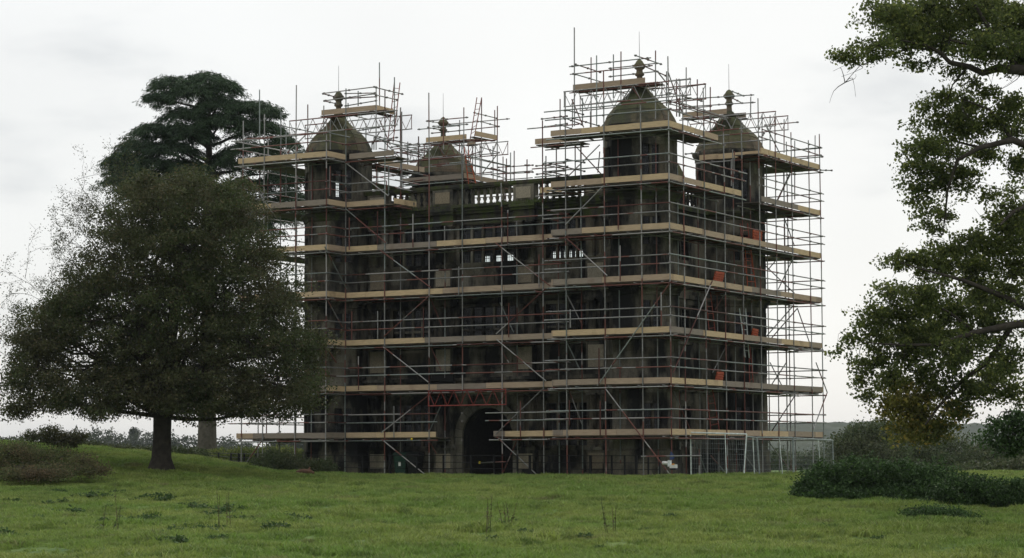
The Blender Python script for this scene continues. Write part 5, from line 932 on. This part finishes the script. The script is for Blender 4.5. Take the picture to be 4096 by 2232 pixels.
# --- big lime on the right, crown hanging into the picture
D3 = 52.0; X = 169.0
def LB(px, py, rpx, rpy, dd=0): return (pt(px, py, D3+dd), rpx/X*1.12, rpx/X*.85, rpy/X*1.12)
RB = [LB(3560, 60, 110, 70), LB(3700, 40, 140, 70, 1), LB(3880, 50, 150, 90), LB(4050, 60, 130, 110, 1), LB(3520, 180, 80, 45, -1), LB(3440, 225, 70, 22), LB(3640, 160, 110, 60), LB(3800, 170, 130, 60, 1), LB(3960, 190, 130, 70, -1), LB(4080, 230, 90, 80), LB(4180, 120, 120, 160, 1), LB(3370, 222, 28, 14), LB(3690, 250, 60, 14), LB(3800, 285, 50, 16),
      LB(3770, 385, 45, 45), LB(3860, 420, 60, 60, 1), LB(3780, 500, 90, 80), LB(3900, 500, 80, 60), LB(3700, 590, 80, 60, -1), LB(3800, 620, 90, 70), LB(3920, 600, 70, 50, 1), LB(3680, 700, 60, 60), LB(3780, 730, 70, 60), LB(3870, 700, 50, 40), LB(3690, 800, 55, 60), LB(3760, 840, 40, 50, 1), LB(3720, 900, 35, 35), LB(3650, 660, 30, 20), LB(4030, 430, 60, 60), LB(4070, 520, 60, 80, 1), LB(4090, 680, 60, 70), LB(3900, 740, 45, 16), LB(3900, 330, 50, 20), LB(3960, 370, 40, 20),
      LB(4010, 830, 70, 70), LB(4080, 880, 70, 120, 1), LB(3880, 950, 60, 30), LB(3640, 1030, 70, 30), LB(3570, 1060, 45, 26), LB(3750, 1060, 110, 60), LB(3900, 1060, 110, 80, 1), LB(4050, 1100, 90, 110), LB(3700, 1180, 120, 60, -1), LB(3560, 1180, 70, 45), LB(3600, 1270, 120, 60), LB(3800, 1260, 130, 80, 1), LB(3980, 1300, 120, 90), LB(3480, 1340, 80, 55), LB(3390, 1390, 40, 40), LB(3660, 1400, 140, 70), LB(3860, 1420, 130, 70, -1), LB(4040, 1450, 90, 80), LB(3500, 1460, 70, 35), LB(3560, 1520, 90, 50, 1), LB(3440, 1520, 30, 22), LB(3720, 1530, 120, 50), LB(3900, 1560, 120, 40), LB(4060, 1580, 70, 40), LB(3480, 1590, 28, 14), LB(3640, 110, 120, 60, 2), LB(3760, 110, 120, 60, 2), LB(4000, 130, 120, 80, 2), LB(3960, 1000, 100, 60), LB(3800, 1000, 90, 30), LB(3760, 1340, 140, 70, 2), LB(3950, 1180, 120, 80, 2), LB(3620, 1330, 100, 50, 2), LB(3980, 1520, 100, 50, 2), LB(4000, 500, 60, 60), LB(3700, 420, 40, 40), LB(4040, 940, 90, 70), LB(3500, 1260, 60, 40)]
YB_ = [LB(3620, 1590, 90, 50), LB(3580, 1660, 70, 60), LB(3700, 1640, 110, 70), LB(3820, 1650, 70, 40), LB(3660, 1740, 110, 40), LB(3760, 1720, 60, 40)]
g0 = gpt(4560, D3); top = pt(4420, -900, D3)
trunk = [(g0-Vector((0, 0, .3)), .9), (g0+Vector((0, 0, .5)), .62), (g0+Vector((0, 0, 3)), .52), (pt(4520, 900, D3), .45), (pt(4480, 300, D3), .36), (top, .1)]
def lime_limbs(e, off, rs):
    mb = MB()
    for L in ([(4400, 420, .16), (4250, 330, .13), (4096, 282, .11), (3990, 272, .085), (3930, 292, .07), (3880, 268, .06), (3800, 250, .05), (3760, 210, .04), (3700, 180, .03), (3600, 160, .015)], [(4200, 300, .09), (4060, 190, .07), (3960, 120, .05), (3900, 20, .03)], [(4090, 280, .07), (4000, 200, .05), (3900, 185, .035), (3800, 160, .02)], [(3760, 205, .025), (3650, 190, .02), (3500, 240, .012), (3440, 262, .008), (3380, 330, .005)], [(3870, 268, .03), (3810, 340, .015), (3780, 430, .01)],
              [(4480, 900, .14), (4200, 620, .10), (4050, 560, .07), (3920, 590, .05), (3830, 640, .04), (3790, 760, .025), (3780, 880, .012), (3770, 940, .006)], [(4050, 560, .04), (3960, 440, .03), (3860, 400, .015)], [(3920, 590, .03), (3800, 560, .02), (3700, 600, .01)],
              [(4520, 1300, .16), (4200, 1280, .11), (4050, 1300, .08), (3900, 1330, .06), (3750, 1380, .04), (3600, 1380, .025), (3450, 1370, .01)], [(4200, 1280, .08), (4000, 1180, .06), (3850, 1120, .04), (3700, 1080, .02), (3600, 1050, .01)], [(4050, 1300, .06), (3950, 1450, .05), (3850, 1520, .04), (3760, 1620, .03), (3700, 1700, .015)], [(3900, 1330, .04), (3800, 1250, .02), (3650, 1180, .01)], [(4300, 700, .09), (4150, 800, .06), (4050, 850, .04), (4000, 900, .02)]):
        if L[0][0] > 4180: L = [(4515 if L[0][1] > 600 else 4480, L[0][1]+60, L[0][2]*1.3)]+L
        mb.tube([pt(x, y, D3-(.5 if i > 1 else .15)+.3*math.sin(i)*(i > 1)) for i, (x, y, r_) in enumerate(L)], [r_*1.15 for x, y, r_ in L], 8, cap=False)
        for (x, y, r_) in L[2:]:
            for k in range(4):
                a = pt(x, y, D3); b = pt(x+rs.uniform(-110, 70), y+rs.uniform(-90, 90), D3+rs.uniform(-1, 1)); branch_net(mb, a, [b], .012, rs, n=4, bend=.15, lo=.004)
    o = mb.build('boughs', BARK, e, True); o.location = off
make_tree('lime_tree', 'large leafy tree whose boughs hang in from the right edge of the view', trunk, RB, LIME, BARK, 10500, 10, .085, .078, 31, spray=(62, .12), leaf2=(YB_, 800, LIMEY), twigs=1100, shell=.1, limb_r=0, droop=.35, aspect=.75, extra=lime_limbs, twig_r=.006)
# small dark boughs low at the right edge, another tree
RB2 = [(pt(3990, 1700, 58), .35, .3, .2), (pt(4060, 1680, 58), .45, .4, .3), (pt(3950, 1760, 58), .4, .3, .13), (pt(4060, 1760, 58), .5, .4, .25), (pt(4150, 1720, 58), .6, .5, .5), (pt(4030, 1800, 58), .35, .3, .1)]
g1 = gpt(4330, 58)
make_tree('dark_tree', 'small dark-leaved tree reaching in low at the right edge above the hedge', [(g1-Vector((0, 0, .2)), .2), (g1+Vector((0, 0, 1.5)), .13), (pt(4200, 1700, 58), .08)], RB2, SHRUB, BARK, 330, 12, .11, .10, 41, twigs=60, shell=.2, limb_r=.03, aspect=.6)

# --- bushes
def bush(name, lab, blobs, m_, ncl, per, sp, sz, seed, group=None, cat='bush', twigs=40, aspect=.5, droop=-.2, tw=.008): return make_tree(name, lab, None, blobs, m_, BARK, ncl, per, sp, sz, seed, group, cat, None, twigs, .5, .0, droop, aspect, twig_r=tw)
bush('laurel_bush', 'long low dark green bush at the right, in front of the mesh fence', [B(3300, 1940, 60, .75, .58), B(3430, 1930, 60, .9, .64), B(3580, 1928, 60.5, .9, .62), B(3720, 1935, 60, .8, .55), B(3220, 1965, 60, .35, .3), B(3360, 1985, 59.5, 1.0, .28), B(3620, 1990, 59.5, 1.0, .28)], SHRUB, 4200, 12, .07, .085, 51, twigs=120)
bush('laurel_bush', 'lower dark bush right of the long low one, under the hanging boughs', [B(3850, 1980, 55, .8, .5), B(3960, 1990, 55, .6, .45), B(4050, 1990, 55, .5, .45), B(3760, 2020, 55, .5, .25)], SHRUB, 1700, 12, .07, .085, 52, twigs=60)
bush('weed_patch', 'small dark weed patch in the grass before the lower dark bush', [B(3700, 2060, 50, .55, .2), B(3810, 2065, 50, .5, .17), B(3640, 2075, 50, .3, .1)], SHRUB, 600, 10, .06, .06, 53, twigs=20, cat='weeds')
bush('elder_bush', 'olive green bush at the foot of the left end of the scaffolding', [B(1100, 1868, 88, .95, .62), B(1040, 1880, 88, .5, .4), B(1170, 1870, 88, .8, .55), B(1090, 1840, 88.5, .6, .4)], SCRUB, 1500, 13, .08, .07, 54, twigs=70)
bush('elder_bush', 'small green bush between the olive bush and the first scaffold poles', [B(1260, 1880, 87, .5, .42), B(1310, 1880, 87, .35, .45), B(1230, 1900, 87, .5, .2)], SCRUB, 600, 13, .08, .07, 55, twigs=40)
bush('bramble_bush', 'tangled brown and green bramble thicket at the left edge of the field', [B(40, 1815, 72, .8, .38), B(150, 1835, 72, .8, .36), B(240, 1830, 72.5, .5, .32), B(330, 1850, 71.5, .45, .34), B(90, 1795, 73, .5, .25), B(220, 1880, 71, 1.0, .14), B(-20, 1860, 72, .6, .4), B(380, 1880, 71, .5, .14), B(120, 1895, 70, 1.2, .1)], BRAM, 2900, 9, .11, .07, 56, twigs=600, tw=.006)
bush('thorn_bush', 'dark thorny bush on the skyline under the left end of the broad tree', [B(200, 1735, 84, .5, .3), B(130, 1745, 84, .35, .2), B(300, 1750, 84, .45, .25), B(250, 1765, 84, .6, .2)], HAW, 500, 12, .09, .08, 57, twigs=60)
bush('nettle_bed', 'bright green nettles growing behind the black railing', [B(900, 1822, 108, 1.2, .32), B(1000, 1820, 108, 1.2, .34), B(1100, 1815, 108, 1.4, .38), B(820, 1828, 109, 1.0, .26), B(1190, 1822, 108, 1.0, .3)], LIME, 1400, 10, .1, .10, 58, cat='weeds', twigs=0)
bush('nettle_bed', 'ragged green weeds on the bank between the two tree trunks', [B(720, 1812, 100, .9, .22), B(640, 1808, 99, .7, .16), B(790, 1818, 101, .6, .2), B(560, 1806, 97, .8, .12), B(450, 1796, 96, .9, .09), B(350, 1782, 95, .7, .08)], SCRUB, 1300, 10, .1, .09, 59, cat='weeds', twigs=60)
# scrub and trees beyond on the right
for i, (lab, bs, n) in enumerate([
    ('greyish bushy tree beyond the mesh fence, left of the hanging boughs', [B(3450, 1745, 135, 1.4, .8), B(3540, 1730, 136, 1.3, .7), B(3400, 1800, 134, 1.6, .9), B(3520, 1830, 134, 1.9, .9)], 1500),
    ('dim bushy tree in the middle of the scrub behind the long dark bush', [B(3640, 1790, 140, 1.8, 1.0), B(3700, 1850, 139, 2.0, .8), B(3600, 1870, 138, 1.6, .6)], 1100),
    ('dark bushy tree in the scrub under the yellowing boughs', [B(3800, 1810, 142, 1.7, 1.1), B(3860, 1870, 141, 1.9, .8)], 1000),
    ('bushy tree at the right edge of the distant scrub', [B(3970, 1830, 138, 1.9, 1.1), B(4070, 1840, 138, 1.7, 1.2), B(4010, 1880, 137, 2.0, .6), B(3900, 1895, 137, 1.6, .5)], 1500),
    ('low dark scrub under the hanging boughs at the right edge', [B(3920, 1890, 105, 1.1, .35), B(4040, 1885, 105, 1.2, .4), B(4120, 1880, 105, .9, .5), B(3820, 1895, 106, .8, .25)], 900),
    ('low scrub bush behind the right-hand mesh fence panels', [B(3260, 1840, 150, 1.2, .6), B(3160, 1850, 150, 1.6, .7), B(3330, 1870, 149, 1.5, .7)], 800),
    ('dark scrub seen between the right scaffold poles', [B(3090, 1850, 146, 1.1, .9), B(3020, 1860, 146, 1.4, .8)], 500)]):
    bush('scrub_tree', lab, bs, SCRUB, n, 10, .2, .17, 70+i, 'scrub beyond the gatehouse', 'tree', twigs=30, tw=.012)
# distant tree line on the left and faint wood on the right, each tree its own
SKYL = ['pale rounded tree peeping over the thicket at the very left edge', 'rounded hazy tree just right of the leftmost skyline tree', 'hazy tree over the right half of the bramble thicket', 'highest rounded skyline tree under the left end of the broad crown', 'skyline tree squeezed against the right side of the highest rounded one', 'hazy tree at the low dip midway between thorn bush and trunk', 'low dome-shaped skyline tree before the dip left of the pointed trees', 'small hazy dome just left of the pointed trees', 'slim pointed conifer on the skyline left of the broad trunk', 'broad tree touching the pointed conifer on its right', 'skyline tree partly covered by the left edge of the broad trunk', 'hazy tree showing at the right edge of the broad trunk', 'low tree midway between the two big trunks', 'hazy tree at the right edge of the cedar trunk', 'hazy tree between cedar trunk and the leftmost scaffold pole', 'low faint tree behind the leftmost scaffold platform', 'pale tree seen under the left scaffold platform near the turret', 'small pale tree close to the left turret wall', 'small pale bushy tree touching the left turret wall', 'low hazy tree half out of the left edge of the view']
rf = random.Random(12); spots = [(60, 1765, 2.6), (130, 1760, 3.0), (210, 1755, 3.2), (330, 1748, 4.0), (375, 1752, 3.4), (410, 1745, 3.6), (450, 1765, 3.0), (490, 1768, 2.8), (535, 1740, 1.2), (560, 1745, 3.0), (600, 1748, 3.2), (690, 1750, 3.4), (760, 1770, 3.0), (890, 1770, 2.6), (935, 1775, 2.8), (985, 1785, 2.2), (1120, 1755, 1.8), (1170, 1775, 1.6), (1200, 1770, 1.6), (20, 1775, 3)]
def SKY(px): return next(t for a, t in ((100, 'at the far left edge'), (250, 'above the bramble thicket'), (420, 'under the left end of the broad crown'), (480, 'midway between picture edge and broad trunk'), (580, 'just left of the broad trunk'), (720, 'just right of the broad trunk'), (830, 'between the two tree trunks'), (1000, 'right of the cedar trunk'), (1150, 'behind the left end of the scaffold'), (5000, 'against the left wall of the gatehouse')) if px < a)
for i, (px, py, r_) in enumerate(spots):
    d = 520+rf.uniform(-60, 80); c = pt(px, py+8, d); s = r_*1.2; 
    bs = [(c, s, s, s*.55), (c+Rh*s*.5-Vector((0, 0, s*.5)), s*.8, s*.8, s*.6), (c-Rh*s*.5-Vector((0, 0, s*.7)), s*.8, s*.8, s*.7), (c-Vector((0, 0, s*1.2)), s, s, s*.8)]
    if r_ < 1.3: bs = [(c+Vector((0, 0, k*.8-1.2)), .5, .5, .9) for k in range(4)]
    g1 = Vector((c.x, c.y, c.z-s*3.2))
    make_tree('distant_tree', SKYL[i], [(g1, s*.12), (c-Vector((0, 0, s)), s*.08)], bs, FART, BARK, 220, 9, .35, .55, 90+i, 'trees on the left skyline', twigs=0, shell=.6, limb_r=0)
# weeds and thistles in the meadow
WEEDM = leaf_mat('meadow_weed_leaves', (.055, .105, .030), (.075, .13, .04), (.10, .12, .05), .3)
def weed_mesh(seed):
    rs = np.random.default_rng(seed); n = 34; a = rs.uniform(0, 6.28, n); r = .26*np.sqrt(rs.uniform(0, 1, n))*(1+.4*np.sin(2*a+seed)); c = np.stack([r*np.cos(a), r*np.sin(a), .02+.16*rs.uniform(0, 1, n)*(1-r/.4)], -1)
    V, F = leaf_cloud(c, 7, .035, .085, .42, -.5, .7, rs); return np_mesh('weed', V, F, [WEEDM])
WME = [weed_mesh(k) for k in range(5)]
def stalk_mesh(seed):
    rs = np.random.default_rng(seed); mb = MB()
    for k in range(4):
        x, y = rs.normal(0, .09, 2); h = rs.uniform(.5, .95); p = Vector((x, y, 0)); q = Vector((x+rs.normal(0, .08), y+rs.normal(0, .08), h)); mb.tube([p, p.lerp(q, .5), q], [.009, .007, .004], 5, cap=False)
        for i in range(16):
            f = rs.uniform(.25, 1); c = p.lerp(q, f); b = rs.uniform(0, 6.28); d = Vector((math.cos(b), math.sin(b), .7)).normalized()*rs.uniform(.03, .11)*(1.3-f); e_ = Vector((0, 0, 1)).cross(d).normalized()*d.length*.3
            mb.add([c, c+d*.5+e_, c+d, c+d*.5-e_], [(0, 1, 2, 3)])
    return mb.mesh('dock_stalk', [BRAM])
rw = random.Random(22)
wd = [(350, 64), (380, 61), (30, 57), (60, 60), (150, 52), (175, 51), (260, 58), (290, 54), (380, 47), (430, 49), (445, 55), (540, 60), (550, 50), (610, 51), (620, 62), (660, 61), (720, 45.5), (765, 48), (850, 47), (880, 43.5), (900, 53), (920, 56), (960, 50), (1110, 46), (1240, 60), (1400, 55), (1555, 49), (1800, 43), (1990, 47.5), (2000, 43), (2050, 48), (2100, 45), (2330, 43), (2390, 41), (2430, 44), (2680, 50), (2900, 46), (3040, 54), (3300, 46), (3500, 43), (740, 57), (790, 56), (480, 66), (240, 66), (700, 42), (30, 45), (1180, 51), (2560, 47)]
LM = [(250, 'by the bramble thicket'), (560, 'left of the broad trunk'), (760, 'under the broad trunk'), (1000, 'right of the broad trunk'), (1300, 'under the small bushes'), (1750, 'under the left windows'), (2150, 'under the archway'), (2600, 'under the near turret'), (3150, 'under the mesh panels'), (5000, 'under the laurel bush')]
def land(px): return next(t for a, t in LM if px < a)
for i, (px, v) in enumerate(wd):
    g1 = gpt(px, v); o = link('weed', WME[i % 5]); o.location = g1; o.rotation_euler = (0, 0, rw.uniform(0, 6)); s = rw.uniform(.5, 1.1)*(1.15 if px < 1300 else .8); o.scale = (s*1.5, s*1.2, s)
    band = 'at the picture bottom' if v < 44 else 'near the picture bottom' if v < 47.4 else 'low in the field' if v < 50.5 else 'midway up the field' if v < 55.5 else 'high in the field' if v < 61 else 'at the top of the field'
    tag(o, '%s clump of weeds %s, %s' % ('tall' if s > .95 else 'middling' if s > .72 else 'small', band, land(px)), 'weed', 'weeds in the meadow')

for i, (px, v, lab) in enumerate([(2030, 47, 'tall brown dock stalks standing in the grass just right of the archway'), (2445, 44, 'tall dock stalks near the picture bottom under the near turret'), (915, 47.5, 'thin pale dock stalks right of the broad trunk, low in the field'), (445, 45, 'dry dock stalks left of the broad trunk, near the picture bottom'), (1950, 45, 'low straw-coloured dock stalks under the archway near the picture bottom')]):
    o = link('dock_stalk', stalk_mesh(i+60)); o.location = gpt(px, v); tag(o, lab, 'weed', 'weeds in the meadow')

# ------------------------------------------------------------------ haze
hm = bpy.data.materials.new('haze_air'); hm.use_nodes = True; t = hm.node_tree; t.nodes.clear(); oo = t.nodes.new('ShaderNodeOutputMaterial'); pv = t.nodes.new('ShaderNodeVolumePrincipled')
pv.inputs['Density'].default_value = HAZE; pv.inputs['Color'].default_value = (.86, .92, 1.0, 1); t.links.new(pv.outputs[0], oo.inputs['Volume'])
hz = MB(); c0 = CAM; M = Matrix(((Rh.x, Fh.x, 0, c0.x), (Rh.y, Fh.y, 0, c0.y), (0, 0, 1, 0), (0, 0, 0, 1))); hz.box(-3700, 3700, -120, 4700, -8, 45, 0, M)
tag(hz.build('haze', hm), kind='stuff')
